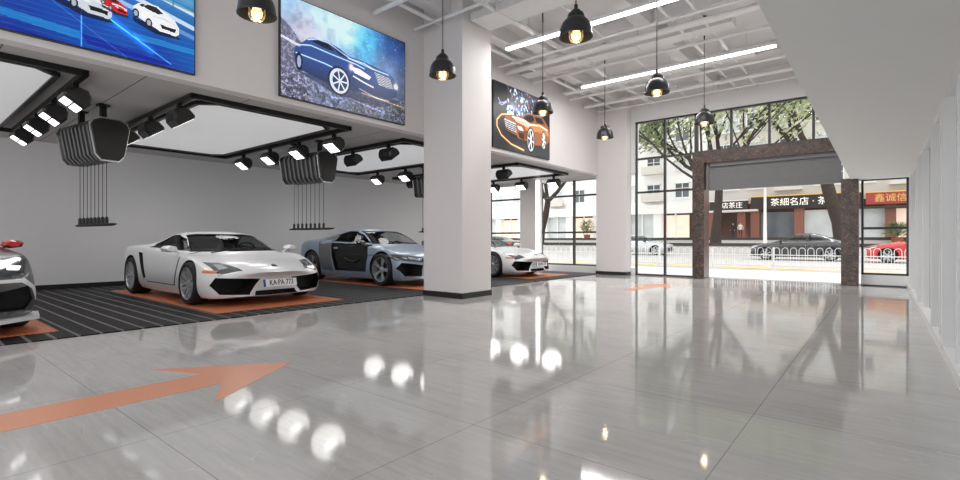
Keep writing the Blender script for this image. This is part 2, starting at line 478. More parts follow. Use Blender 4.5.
duct('wide flat white air duct crossing the ceiling near the big white pillar', (-5.72, -.6, 6.75, 7.3, 4.98, 5.12))
duct('white square air duct running towards the windows above the pendant lamps', (-1.22, -.95, 8.4, 14.3, 4.99, 5.14))
duct('white square air duct crossing between the two linear lamps', (-6.7, -2.1, 9.75, 10.1, 4.99, 5.14))
duct('white boxy air duct above the front linear lamp, hanging lower', (-3.2, -2.0, 5.6, 6.1, 4.9, 5.2))
duct('long white cable tray beside the poster wall under the ceiling', (-5.75, -5.45, 8.3, 9.6, 5.05, 5.12))
duct('long narrow white cable tray crossing in front of the window wall', (-6.7, -2.1, 11.75, 11.95, 5.0, 5.06))
# drop rods
for i, (x, y) in enumerate([(-6.3, 8.2), (-6.3, 9.2), (-6.3, 10.2), (-6.3, 11.2), (-2.0, 7.5), (-1.85, 7.6), (-1.6, 7.5), (-3.2, 6.5)]):
    lab = 'thin white hanger rod under the ceiling, ' + (ORD[i] + ' above the poster wall pipe' if i < 4 else ORD[i - 4] + ' among those above the rear linear lamp')
    tag(MB().box(x - .01, x + .01, y - .01, y + .01, 4.98 if i < 4 else 4.75, CZ).build('hanger_rod', 'pipe_paint'), lab, 'hanger rod', 'thin white ceiling hanger rods')
# linear lamps
for y, lab in ((8.06, 'long white linear lamp under the ceiling, the one nearer the camera'), (11.27, 'long white linear lamp under the ceiling, the one nearer the windows')):
    t = thing('linear_lamp', lab, 'ceiling light', (-3.75, y, 4.9), 0, 'linear ceiling lamps')
    MB().box(-2.12, 2.12, -.05, .05, .01, .07).build('housing', 'pipe_paint', t)
    MB().box(-2.12, 2.12, -.045, .045, -.02, .01).build('diffuser', 'linear_lamp', t)
    for x in (-1.6, 1.6): MB().box(x - .008, x + .008, -.008, .008, .07, .55).build('rod', 'pipe_paint', t)
# pendant lamps --------------------------------------------------------------------------
PEND = [(-4.94, 2.46, 'black bell pendant lamp at the top edge beside the blue poster'), (-4.75, 5.0, 'black bell pendant lamp hanging in front of the big white pillar'),
        (-4.74, 7.6, 'black bell pendant lamp hanging in front of the orange car poster'), (-4.82, 10.34, 'small black bell pendant lamp hanging in front of the far pillar'),
        (-2.68, 5.0, 'largest fully visible black bell pendant lamp, below the nearer linear lamp'), (-2.72, 7.69, 'black bell pendant lamp hanging middle of its row, under the second linear lamp'),
        (-2.71, 10.3, 'black bell pendant lamp hanging in front of the high windows')]
def make_pendant(label, loc):
    t = thing('pendant_lamp', label, 'pendant lamp', loc, 0, 'black bell pendant lamps')
    prof = [(.035, .20), (.05, .19), (.06, .165), (.085, .155), (.095, .13), (.098, .10), (.12, .085), (.15, .05), (.172, 0), (.182, -.06), (.186, -.105)]
    inner = [(r - .006, z) for r, z in reversed(prof)]
    MB().lathe(prof + inner, 36, 0, close=True).build('shade', 'lamp_black', t, smooth=40)
    MB().lathe([(.183, -.1), (.19, -.1), (.19, -.112), (.183, -.112)], 36, close=True).build('rim', 'lamp_black', t, smooth=40)
    MB().lathe([(0, .255), (.02, .255), (.022, .2), (.03, .19), (.03, .02), (0, .02)], 16).build('socket', 'lamp_black', t, smooth=40)
    b = MB().lathe([(0, .02), (.022, .01), (.04, -.04), (.058, -.085), (.046, -.13), (0, -.15)], 18).build('bulb', 'bulb_glow', t, smooth=60)
    cg = MB()
    for k in range(8):
        a = 2 * PI * k / 8
        cg.tube([(((.08 if z > -.12 else .055)) * math.cos(a) if z > -.16 else 0, ((.08 if z > -.12 else .055)) * math.sin(a) if z > -.16 else 0, z) for z in (.0, -.05, -.115, -.155, -.17)], .003, 5)
    for z, r in ((-.04, .08), (-.095, .08), (-.155, .055)):
        cg.tube([(r * math.cos(a * PI / 8), r * math.sin(a * PI / 8), z) for a in range(17)], .003, 5)
    cg.build('wire_cage', 'brass', t)
    top = 4.98 - loc[2]
    ch = MB()
    z = .25; k = 0
    while z < top:
        a = (.007, 0) if k % 2 else (0, .007)
        ch.tube([(a[0], a[1], z), (a[0] * 1.5, a[1] * 1.5, z + .018), (a[0], a[1], z + .036), (-a[0], -a[1], z + .036), (-a[0] * 1.5, -a[1] * 1.5, z + .018), (-a[0], -a[1], z), (a[0], a[1], z)], .003, 4, cap=False)
        z += .03; k += 1
    ch.build('chain', 'black_metal', t)
    MB().lathe([(0, top + .48), (.05, top + .46), (.05, top + .42), (.015, top + .4), (.012, top - .02), (0, top - .02)], 14).build('ceiling_rose', 'black_metal', t, smooth=40)
    return t
p0 = make_pendant(PEND[0][2], (PEND[0][0], PEND[0][1], 3.45))
for x, y, lab in PEND[1:]:
    c = copy_tree(p0); c.location = (x, y, 3.45); c['label'] = lab

# bay light trays ---------------------------------------------------------------------------
TR = [(.3, 'leftmost bay above the dark sports car'), (4.09, 'bay above the white sports car with number plate'), (8.0, 'bay above the blue grey sports car'), (12.0, 'bay nearest the windows')]
def make_tray(cy, where):
    t = thing('light_tray', 'pale ceiling light panel in black frame, ' + where, 'light panel', (-9.9, cy, 3.09), 0, 'framed ceiling light panels')
    a, b = 2.5, 1.33
    f = MB()
    for sx in (-1, 1): f.box(min(sx * a, sx * (a - .06)), max(sx * a, sx * (a - .06)), -b, b, -.07, 0)
    for sy in (-1, 1): f.box(-a, a, min(sy * b, sy * (b - .06)), max(sy * b, sy * (b - .06)), -.07, 0)
    f.build('outer_rail', 'black_metal', t)
    def ring(a, b, c): return [(-a + c, -b), (a - c, -b), (a, -b + c), (a, b - c), (a - c, b), (-a + c, b), (-a, b - c), (-a, -b + c)]
    P, Q = ring(a - .16, b - .2, .22), ring(a - .22, b - .26, .2)
    g = MB(); v = [(x, y, z) for z in (0, -.05) for (x, y) in P] + [(x, y, z) for z in (0, -.05) for (x, y) in Q]
    fs = []
    for k in range(8):
        j = (k + 1) % 8
        fs += [(k, j, 8 + j, 8 + k), (16 + k, 24 + k, 24 + j, 16 + j), (8 + k, 8 + j, 24 + j, 24 + k)]
    g.add(v, fs); g.build('inner_frame', 'black_metal', t)
    m_ = MB().prism(Q, -.03, -.0, 'z'); m_.build('light_membrane', 'membrane', t)
    return t
t1 = make_tray(*TR[0])
for cy, wh in TR[1:]:
    c = copy_tree(t1); c.location = (-9.9, cy, 3.09); c['label'] = 'pale ceiling light panel in black frame, ' + wh
# spotlights on the rails
def make_spot(label):
    t = thing('rail_spotlight', label, 'spotlight', (0, 0, 0), 0, 'black spotlights hung under the bay rails')
    MB().box(-.03, .03, -.03, .03, -.1, 0).build('bracket', 'black_metal', t)
    h = MB()
    prof = [(.05, -.34), (-.15, -.2), (-.15, -.16), (-.08, -.09), (.02, -.07), (.1, -.1), (.13, -.17), (.12, -.27)]
    # (y, z) profile, extruded along x with tapered ends
    n = len(prof); v = []
    for x, s in ((-.2, .8), (-.16, 1), (.16, 1), (.2, .8)):
        v += [(x, y * s, -.18 + (z + .18) * s) for y, z in prof]
    f = [(r * n + k, r * n + (k + 1) % n, (r + 1) * n + (k + 1) % n, (r + 1) * n + k) for r in range(3) for k in range(n)]
    f += [tuple(range(n)), tuple(range(3 * n, 4 * n))]
    h.add(v, f); h.build('housing', 'black_satin', t)
    # lit face lies on the slanted lower front (from (.02,-.30) to (-.16,-.215))
    d = Vector((0, -.2, .14)); nrm = Vector((0, -.14, -.2)).normalized() * .004
    for a, b in ((.06, .46), (.54, .94)):
        p0_, p1_ = Vector((0, .05, -.34)) + d * a + nrm, Vector((0, .05, -.34)) + d * b + nrm
        l = MB(); q = [Vector((-.14, *p0_[1:])), Vector((.14, *p0_[1:])), Vector((.14, *p1_[1:])), Vector((-.14, *p1_[1:]))]
        up = -nrm.normalized() * .02
        l.add(q + [x + up for x in q], [(0, 1, 2, 3), (7, 6, 5, 4), (0, 4, 5, 1), (1, 5, 6, 2), (2, 6, 7, 3), (3, 7, 4, 0)])
        l.build('lens', 'spot_lens', t)
    return t
sp0 = None
for ti, (cy, wh) in enumerate(TR):
    for side in (1, -1):
        if ti == 0 and side == -1: continue
        for k, x in enumerate((-7.9, -9.1, -10.25, -11.45)):
            bay = ['in the leftmost bay', 'over the white plated car', 'over the blue grey car', 'in the bay nearest the windows'][ti]
            lab = '%s spotlight from the aisle on the %s rail %s' % (ORD[k], 'far' if side == 1 else 'near', bay)
            s = sp0 and copy_tree(sp0) or make_spot(lab)
            sp0 = sp0 or s
            s['label'] = lab; s.location = (x, cy + side * 1.3, 3.02); s.rotation_euler = (0, 0, 0 if side == 1 else PI)
# cable reels ----------------------------------------------------------------------------------
def make_reel(label):
    t = thing('ceiling_hose_reel', label, 'hose reel', (0, 0, 0), 0, 'black ceiling reel boxes with hanging cables')
    # cross-section in (y, z), extruded along x from -1.2 (back) to 0 (face)
    def sec(s, dz=0):
        return [(-.21 * s, .27 * s + dz), (-.12 * s, .31 * s + dz), (.12 * s, .31 * s + dz), (.21 * s, .27 * s + dz), (.25 * s, .2 * s + dz), (.18 * s, -.22 * s + dz), (.11 * s, -.30 * s + dz), (-.11 * s, -.30 * s + dz), (-.18 * s, -.22 * s + dz), (-.25 * s, .2 * s + dz)]
    def loft(lst, name, m_):
        b = MB(); n = 10; v = []
        for x, s in lst: v += [(x, y, z) for y, z in sec(s)]
        f = [(r * n + k, r * n + (k + 1) % n, (r + 1) * n + (k + 1) % n, (r + 1) * n + k) for r in range(len(lst) - 1) for k in range(n)]
        f += [tuple(range(n)), tuple(range((len(lst) - 1) * n, len(lst) * n))]
        b.add(v, f); return b.build(name, m_, t)
    loft([(0, 1.06), (.03, 1.06)], 'face_rim', 'silver_metal')
    loft([(.03, .99), (.05, .98)], 'face_plate', 'black_satin')
    loft([(-1.15, .8), (-1.1, .9), (-.02, .92), (0, .95)], 'housing', 'black_satin')
    loft([(-1.18, .98), (-1.15, .98)], 'back_rim', 'silver_metal')
    fins = MB()
    for k in range(8):
        x = -1.03 + k * .13; n = 10
        for xx in (x,):
            v = [(xx + q, y, z) for q in (0, .05) for y, z in sec(1.0)]
            fins.add(v, [(i, (i + 1) % n, n + (i + 1) % n, n + i) for i in range(n)] + [tuple(range(n)), tuple(range(n, 2 * n))])
    fins.build('cooling_fins', 'silver_fin', t)
    for k in range(8):
        x = -1.0 + k * .13
        cb = MB().tube([(x, 0, -.26), (x, 0, -1.2)], .005, 6).build('cable', 'black_metal', t)
        MB().lathe([(0, -1.24), (.024, -1.24), (.024, -1.15), (.012, -1.13), (0, -1.13)], 10, c=(x, 0, 0)).build('plug', 'black_plastic', cb)
    MB().tube([(-1.15, 0, -1.255), (-1.05, 0, -1.25), (.1, 0, -1.25), (.22, 0, -1.245)], [.012, .022, .022, .01], 8).build('hanging_bar', 'black_metal', t, smooth=40)
    for x in (-.2, -.95):
        MB().box(x - .035, x + .035, -.035, .035, .28, .56).box(x - .07, x + .07, -.07, .07, .53, .56).build('mount', 'black_metal', t)
    return t
mk('silver_fin', '6b6b6d', .4, metal=.4)
rr = make_reel('black finned reel box with eight hanging cables, left of the white sports car')
rr.location = (-8.9, 2.2, 2.53); rr.rotation_euler = (0, 0, R(8))
for x, y, lab in ((-8.75, 5.8, 'black finned reel box with eight hanging cables, above the blue grey sports car'), (-9.0, 9.85, 'black finned reel box with hanging cables, half hidden by the big pillar')):
    c = copy_tree(rr); c.location = (x, y, 2.53); c['label'] = lab
# floor arrows --------------------------------------------------------------------------------------
t_ = MB().prism([(-3.72, .1), (-4.1, .1), (-4.13, 1.62), (-4.6, 1.4), (-3.94, 2.27), (-3.35, 1.39), (-3.75, 1.6)], 0, .0016, 'z').build('floor_arrow', 'orange_paint')
tag(t_, 'large orange arrow painted on the grey tiles, pointing along the bays', 'floor arrow', 'orange floor arrows')
t_ = MB().prism([(-4.0, 9.9), (-4.3, 10.0), (-4.25, 11.2), (-4.6, 11.15), (-4.0, 12.1), (-3.55, 10.95), (-3.9, 11.1)], 0, .0016, 'z').build('floor_arrow', 'orange_paint')
tag(t_, 'small distant orange arrow on the tiles before the tall windows', 'floor arrow', 'orange floor arrows')
# ------------------------------------------------------------------ printed posters
class Art:
    def __init__(s, w, h):
        s.w, s.h = w, h
        yy, xx = np.mgrid[0:h, 0:w]; s.u = (xx + .5) / w; s.v = (yy + .5) / h; s.asp = w / h
        s.c = np.zeros((h, w, 3)); s.rng = np.random.default_rng(5)
    def col(s, h): return np.array([int(h[i:i + 2], 16) / 255 for i in (0, 2, 4)])
    def blend(s, a, col):
        a = np.clip(a, 0, 1)[..., None]; c = s.col(col) if isinstance(col, str) else col
        s.c = s.c * (1 - a) + c * a
    def addl(s, a, col): s.c = np.clip(s.c + np.clip(a, 0, 1)[..., None] * s.col(col), 0, 1)
    def grad(s, pts):                       # inverse-distance blend of colours at points
        wsum = 0; acc = 0
        for (x, y, c, k) in pts:
            w_ = k / (((s.u - x) ** 2 * 2.5 + (s.v - y) ** 2) ** 1.6 + .002); wsum = wsum + w_; acc = acc + w_[..., None] * s.col(c)
        s.c = acc / wsum[..., None]
    def inside(s, poly):
        m = np.zeros((s.h, s.w), bool); n = len(poly)
        for i in range(n):
            (x0, y0), (x1, y1) = poly[i], poly[(i + 1) % n]
            if y0 == y1: continue
            c = ((s.v >= min(y0, y1)) & (s.v < max(y0, y1))) & (s.u < x0 + (s.v - y0) * (x1 - x0) / (y1 - y0)); m ^= c
        return m.astype(float)
    def poly(s, p, col, a=1.): s.blend(s.inside(p) * a, col)
    def dist(s, pts):
        d = np.full((s.h, s.w), 9.)
        for (x0, y0), (x1, y1) in zip(pts, pts[1:]):
            X = (s.u - x0) * s.asp; Y = s.v - y0; dx = (x1 - x0) * s.asp; dy = y1 - y0
            t = np.clip((X * dx + Y * dy) / (dx * dx + dy * dy + 1e-9), 0, 1); d = np.minimum(d, np.hypot(X - t * dx, Y - t * dy))
        return d
    def line(s, pts, wd, col, a=1.): s.blend(np.clip((wd - s.dist(pts)) / .004 + .5, 0, 1) * a, col)
    def glow(s, pts, wd, col, a=1.): s.addl(np.exp(-(s.dist(pts) / wd) ** 2) * a, col)
    def ell(s, x, y, rx, ry, col, a=1.): s.blend(np.clip((1 - np.hypot((s.u - x) / rx, (s.v - y) / ry)) * 14 + .5, 0, 1) * a, col)
    def noise(s, n, seed=0):
        r = np.random.default_rng(seed); o = np.zeros((s.h, s.w)); amp = 1; tot = 0
        for k in range(4):
            g = r.random((n + 2, int(n * s.asp) + 2)); X = s.u * (g.shape[1] - 1.01); Y = s.v * (g.shape[0] - 1.01)
            i, j = X.astype(int), Y.astype(int); fx, fy = X - i, Y - j
            o += amp * ((g[j, i] * (1 - fx) + g[j, i + 1] * fx) * (1 - fy) + (g[j + 1, i] * (1 - fx) + g[j + 1, i + 1] * fx) * fy); tot += amp; amp *= .55; n *= 2
        return o / tot
def car_art(a, x, y, k, body, dark, flip=False):      # small three-quarter car: nose to the right
    P = lambda l: [(x + u * k, y + v * k * .95) for u, v in l]
    a.poly(P([(-.02, .8), (1.0, 1.1), (1.1, 1.25), (.5, 1.28), (0, .98)]), '05122e', .8)
    a.poly(P([(0, .3), (.12, .12), (.3, .0), (.55, .02), (.72, .2), (.95, .45), (1.05, .72), (1.05, 1.0), (.98, 1.12), (.6, 1.1), (.4, .95), (.1, .75), (0, .6)]), body)
    a.poly(P([(.2, .2), (.32, .06), (.52, .08), (.68, .28), (.55, .36), (.34, .3)]), '20252c')
    a.poly(P([(.1, .22), (.17, .13), (.26, .07), (.2, .24)]), '20252c')
    a.poly(P([(.6, .78), (.98, .82), (.96, .98), (.64, .95)]), dark)
    a.poly(P([(.5, .58), (.62, .62), (.66, .7), (.54, .68)]), 'eef6ff'); a.poly(P([(.9, .68), (1.02, .72), (1.0, .8), (.92, .78)]), 'eef6ff')
    for wx, wy in ((.34, .86), (.05, .6)):
        a.ell(x + wx * k, y + wy * k * .95, .075 * k, .2 * k * .95, '0c0e12'); a.ell(x + wx * k, y + wy * k * .95, .045 * k, .13 * k * .95, 'aab3bd')
    a.line(P([(.42, .5), (.7, .5), (.98, .66)]), .004, 'ffffff' if body != 'f2f4f6' else 'b8bfc8')
def art_blue():
    a = Art(300, 188)
    a.grad([(0, 0, '9fd4ec', 1), (.6, .1, 'd5eef8', 1.3), (1, .2, '6fb4d8', 1), (.1, .7, '0f4fae', 1), (.5, .8, '0a3fa0', 1.4), (1, .75, '1763b0', 1), (.3, 1, '061f7e', 1.2), (.8, 1, '0a2d96', 1.2), (.7, .75, '1b66bd', .6)])
    for v0, v1, c, al in ((.3, .5, 'f4fbff', .8), (.4, .62, 'ffffff', .75), (.22, .38, '3f8fbf', .7), (.5, .7, 'e6f5fc', .6), (.15, .25, '24698f', .7), (.36, .47, '2d7ca8', .6)):
        a.line([(.45, v0), (1.0, v1)], .018, c, al)
    for x in (.62, .78, .9, 1.0): a.line([(x, 0), (x, .5)], .006, '2a6d93', .6)
    a.poly([(0, .72), (1, .64), (1, 1), (0, 1)], '0b47a8', .35)
    for p, c, al in (([(0, .83), (.52, .89), (.52, .95), (0, .88)], '23a3dc', .55), ([(.52, .9), (.9, .97), (.86, 1), (.55, .97)], '0a0a8c', .6), ([(.72, .79), (1, .8), (1, .84), (.74, .84)], '2aa0df', .55), ([(0, .93), (.45, 1), (0, 1)], '05108a', .5)):
        a.poly(p, c, al)
    for k in range(9): a.line([(0, .70 + k * .035), (1, .72 + k * .04)], .0016, '6fc4ff', .3)
    a.glow([(.525, .7), (.525, 1)], .004, '5fd0ff', .6); a.glow([(.61, .72), (.89, .97)], .004, '7fe0ff', .6)
    a.glow([(.62, .72), (.8, .9)], .03, '2f8fff', .35); a.line([(.3, .6), (.7, 1)], .002, '8fd8ff', .5)
    car_art(a, .43, .53, .2, 'c9d0d8', '0e1116'); car_art(a, .6, .57, .1, 'c2202a', '2b0a0e'); car_art(a, .727, .525, .19, 'f2f4f6', '15181d')
    return a
def art_night():
    a = Art(300, 188)
    a.grad([(0, 0, '8fb4d8', 1), (.3, .05, 'b9e4f6', 1), (.45, .1, 'd6f4fb', 1.2), (.65, .2, '46b3e6', 1.2), (.85, .15, '1b3f84', 1), (1, 0, '0e2350', 1), (.2, .3, 'c4bccf', .8), (.8, .35, '6f86b0', 1), (0, .5, '8d88a4', 1), (.5, .6, '3a5490', 1), (.1, .9, '59617f', 1), (.6, .95, '4a4b5a', 1), (1, .9, '2b2f38', 1), (1, .5, '4b587a', 1)])
    n = a.noise(14, 3); a.c = np.clip(a.c * (.72 + .56 * n[..., None]), 0, 1)
    rng = a.rng
    for k in range(120):
        x, y = rng.random() ** .6, rng.random() * .35; a.glow([(x, y), (x, y)], .004, 'ffffff', .7 * rng.random())
    a.poly([(0, .24), (.06, .3), (.12, .4), (.16, .46), (.12, .6), (.16, .8), (.2, 1), (0, 1)], '4a4a62', .75)
    g = a.noise(60, 8); g2 = (g > .56) * 1.
    a.blend(g2 * (a.v > .72) * .45, 'b7bcd0'); a.blend(g2 * (a.u < .17) * (a.v > .3) * .4, 'c3c5da')
    a.blend((a.v > .8) * (a.noise(40, 9) > .55) * .45, '15161c')
    a.poly([(.1, .72), (.45, .88), (.8, .86), (.95, .74), (.6, .7)], '141a33', .6)
    body = [(.083, .56), (.1, .46), (.14, .42), (.18, .36), (.24, .325), (.32, .32), (.42, .35), (.49, .4), (.6, .4), (.72, .415), (.84, .44), (.89, .48), (.925, .6), (.92, .69), (.85, .74), (.72, .75), (.6, .75), (.5, .76), (.33, .76), (.2, .72), (.11, .7)]
    a.poly(body, '22407e', .93)
    a.blend(a.inside(body) * np.clip((a.v - .55) * 3, 0, .6), '0f1530'); a.blend(a.inside(body) * np.clip((a.u - .6) * 2, 0, .5) * (a.v < .6), '4e618f')
    a.poly([(.2, .37), (.26, .34), (.33, .34), (.38, .4), (.3, .4)], '10162c'); a.poly([(.34, .34), (.42, .365), (.49, .42), (.42, .42)], '121a38')
    for p in ([(.1, .46), (.2, .42), (.35, .44), (.55, .46), (.62, .48)], [(.1, .54), (.3, .56), (.47, .6)], [(.18, .37), (.25, .33), (.33, .33), (.5, .42), (.68, .45), (.84, .46)], [(.49, .42), (.62, .42), (.7, .45)]):
        a.glow(p, .006, 'cfeeff', .8)
    a.ell(.415, .7, .088, .155, '0a0d18'); a.ell(.415, .7, .075, .135, 'c9d4ea'); a.ell(.42, .7, .058, .105, '1a2444')
    for k in range(7):
        t = 2 * PI * k / 7; a.line([(.42, .7), (.42 + .055 * math.cos(t), .7 + .1 * math.sin(t))], .008, 'c5cfe4')
    a.ell(.12, .62, .025, .09, '0a0d18'); a.ell(.12, .62, .014, .06, '8f9cc0')
    a.poly([(.5, .5), (.58, .5), (.68, .55), (.66, .59), (.54, .56)], 'dfe6f2'); a.glow([(.51, .5), (.51, .52)], .03, 'ffb060', .9); a.line([(.53, .6), (.6, .63), (.7, .66)], .008, 'eef3fa')
    a.poly([(.71, .48), (.86, .5), (.885, .62), (.75, .61)], 'b9bfca')
    for k in range(6): a.line([(.715 + .006 * k, .495 + .02 * k), (.865 + .004 * k, .512 + .02 * k)], .004, '2a2e38')
    a.glow([(.91, .57), (.91, .58)], .03, 'ffc070', 1); a.line([(.58, .72), (.72, .77), (.84, .77)], .006, 'b9c6e0', .7)
    a.glow([(.6, .76), (.99, .8)], .008, 'ff9a40', .5); a.glow([(0, .42), (.12, .46)], .012, 'dff4ff', .6); a.glow([(.35, .9), (.5, .86), (.8, .92)], .01, '8f8fd0', .4)
    a.c = np.clip(a.c * 1.12 + .02, 0, 1)
    return a
def art_orange():
    a = Art(220, 138)
    a.grad([(0, 0, '0c0c10', 1), (1, 0, '14161d', 1), (.5, .2, '1b1f2c', 1), (0, 1, '16171a', 1), (.5, 1, '3a3c40', 1), (1, 1, '2b2c30', 1), (.5, .6, '0e0e12', 1)])
    rng = a.rng
    cs = ['e8f4ff', '5fb4ff', 'c0587a', 'f0a060', '7fe0d0', 'b9a0ff', 'ffffff', '4f7fd0']
    for k in range(150):
        x = .22 + .62 * rng.random(); y = .42 - .42 * rng.random() ** 1.3; t = rng.random() * PI
        l = .03 * rng.random(); a.glow([(x, y), (x + l * math.cos(t), y + l * math.sin(t) * 1.6)], .006 + .014 * rng.random(), cs[k % 8], .75)
    a.glow([(.3, .3), (.55, .4), (.8, .3)], .08, '9fd0ff', .5); a.glow([(.8, .1), (.86, .25)], .04, 'ff8040', .8)
    for p in ([(.07, .24), (.1, .3), (.15, .29), (.2, .25)], [(.08, .32), (.13, .33), (.2, .27)]): a.glow(p, .009, 'b8c4ff', .9)
    arc = [(.3, .42), (.12, .48), (.05, .58), (.05, .68), (.12, .8), (.28, .9), (.5, .95)]
    a.glow(arc, .02, 'ff7a20', .7); a.glow(arc, .005, 'ffe0a0', .9)
    body = [(.16, .56), (.19, .47), (.3, .43), (.45, .42), (.52, .36), (.62, .31), (.78, .3), (.88, .33), (.97, .44), (1.0, .55), (.99, .68), (.92, .78), (.7, .82), (.5, .78), (.36, .78), (.2, .7)]
    a.poly(body, '9a5a34'); a.poly([(.5, .5), (.7, .46), (.97, .5), (.98, .6), (.75, .58), (.55, .66)], 'c98a5a', .8); a.poly([(.4, .66), (.6, .6), (.62, .74), (.45, .78)], '6d3a1e', .8); a.poly([(.3, .45), (.5, .44), (.62, .5), (.58, .56), (.36, .52)], 'efd9c4', .75)
    a.poly([(.48, .44), (.55, .36), (.66, .33), (.7, .4), (.64, .46)], '10131c'); a.poly([(.7, .34), (.84, .33), (.9, .42), (.74, .43)], '1c212e')
    a.poly([(.165, .53), (.36, .55), (.37, .71), (.19, .66)], 'd9dbe0')
    for k in range(5): a.line([(.175, .56 + .03 * k), (.36, .585 + .03 * k)], .008, '1a1a1e')
    a.poly([(.38, .58), (.46, .58), (.5, .64), (.42, .64)], 'ffffff'); a.poly([(.4, .68), (.5, .68), (.5, .78), (.42, .76)], '2a1a12'); a.glow([(.3, .46), (.5, .46), (.62, .5), (.8, .46), (.95, .5)], .012, 'fff0d8', .8)
    a.poly([(.2, .7), (.38, .74), (.4, .8), (.26, .77)], '15120f')
    for x, y, rx, ry in ((.63, .75, .062, .19), (.88, .7, .038, .14)):
        a.ell(x, y, rx + .012, ry + .02, '08080a'); a.ell(x, y, rx, ry, 'e6e8ec'); a.ell(x, y, rx * .86, ry * .86, '15161a')
        for k in range(6):
            t = 2 * PI * k / 6 + .2; a.line([(x, y), (x + rx * .9 * math.cos(t), y + ry * .9 * math.sin(t))], .013, 'f2f3f5')
    return a
def poster(y0, art, label):
    t = thing('framed_poster', label, 'poster', (BX, y0, 3.13))
    MB().box(0, .05, 0, 2.4, 0, 1.5).build('frame', 'poster_edge', t)
    w_, h_ = art.w, art.h
    ys = .012 + np.arange(w_ + 1) / w_ * 2.376; zs = 1.488 - np.arange(h_ + 1) / h_ * 1.476
    Y, Z = np.meshgrid(ys, zs); V = np.stack([np.full(Y.size, .052), Y.ravel(), Z.ravel()], 1)
    i, j = np.meshgrid(np.arange(w_), np.arange(h_)); b = (j * (w_ + 1) + i).ravel()
    Fc = np.stack([b, b + w_ + 1, b + w_ + 2, b + 1], 1)
    me = bpy.data.meshes.new('printed_picture'); me.from_pydata(V.tolist(), [], Fc.tolist())
    at = me.color_attributes.new('print', 'FLOAT_COLOR', 'CORNER')
    c = art.c.reshape(-1, 3); lin = np.where(c <= .04045, c / 12.92, ((c + .055) / 1.055) ** 2.4)
    at.data.foreach_set('color', np.repeat(np.concatenate([lin, np.ones((len(lin), 1))], 1), 4, axis=0).astype(np.float32).ravel())
    me.materials.append(M['print']); link('printed_picture', me, t)
m = bpy.data.materials.new('print'); nt, b = nodes(m); vc = nt.nodes.new('ShaderNodeVertexColor'); vc.layer_name = 'print'
nt.links.new(vc.outputs[0], b.inputs['Base Color']); b.inputs['Roughness'].default_value = .35
nt.links.new(vc.outputs[0], b.inputs['Emission Color']); b.inputs['Emission Strength'].default_value = .45
M['print'] = m
poster(.15, art_blue(), 'blue lightbox poster with white and red cars, leftmost on the upper wall')
poster(3.68, art_night(), 'lightbox poster of a dark blue car under a glowing night sky')
poster(8.7, art_orange(), 'lightbox poster of an orange car with colourful sparks on black')

# ------------------------------------------------------------------ street
sbox('pavement_near', 'pavement', -60, 25, 14.7, 19.3, -.12, .0)
struct(MB().box(-60, 25, 14.7, 16.2, 0, .012).build('pavement_apron', 'apron_stone'))
sbox('road', 'asphalt', -75, 30, 19.3, 44, -.12, -.01)
mkp = MB()
def strip(x0, y0, x1, y1, w_):
    d = Vector((x1 - x0, y1 - y0, 0)).normalized(); n = Vector((-d.y, d.x, 0)) * w_ / 2
    a, b = Vector((x0, y0, 0)), Vector((x1, y1, 0))
    mkp.prism([tuple((a + n)[:2]), tuple((a - n)[:2]), tuple((b - n)[:2]), tuple((b + n)[:2])], -.01, -.004, 'z')
strip(-60, 20.4, 20, 20.4, .2); strip(-60, 23.6, 20, 23.6, .15)
for k in range(6): strip(-10.5 + k * 1.7, 20.6, -14 + k * 1.7 + .5, 23.4, .45)
strip(-4, 20.6, 4, 22.4, .2); strip(-60, 33.5, 20, 33.5, .15)
struct(mkp.build('road_markings', 'yellow_line'))
sbox('pavement_far', 'podium_stone', -85, 30, 44, 60, -.12, .75)
struct(MB().box(-85, 30, 43.9, 44.05, .55, .8).build('kerb_far', 'dark_curb'))
sbox('pavement_shop_step', 'podium_stone', -85, 30, 56.5, 60, .7, 1.25)
struct(MB().box(-85, 30, 56.4, 56.5, 1.05, 1.3).build('kerb_shop_step', 'dark_curb'))

# white hooped railing, one panel per 2 m
def railing_mesh():
    b = MB()
    b.box(-.998, .998, -.015, .015, .12, .16).box(-.998, .998, -.015, .015, .52, .55)
    for k in range(8):
        x = -.87 + k * .25
        pts = [(x - .09, 0, .12)] + [(x - .09 * math.cos(t * PI / 6), 0, .7 + .09 * math.sin(t * PI / 6)) for t in range(7)] + [(x + .09, 0, .12)]
        b.tube(pts, .009, 5)
        b.tube([(x, 0, .12), (x, 0, .55)], .006, 5)
    b.box(-.998, -.94, -.03, .03, 0, .8).box(-.998, -.88, -.08, .08, 0, .03)
    return b.mesh('street_railing', 'railing_white')
rm = railing_mesh()
for k in range(27):
    x = -42 + 2 * k
    o = link('street_railing', rm, None, (x, 20.0, -.01)); tag(o, 'white hooped steel railing section along the kerb outside the windows', 'railing', 'white hooped kerb railing sections')

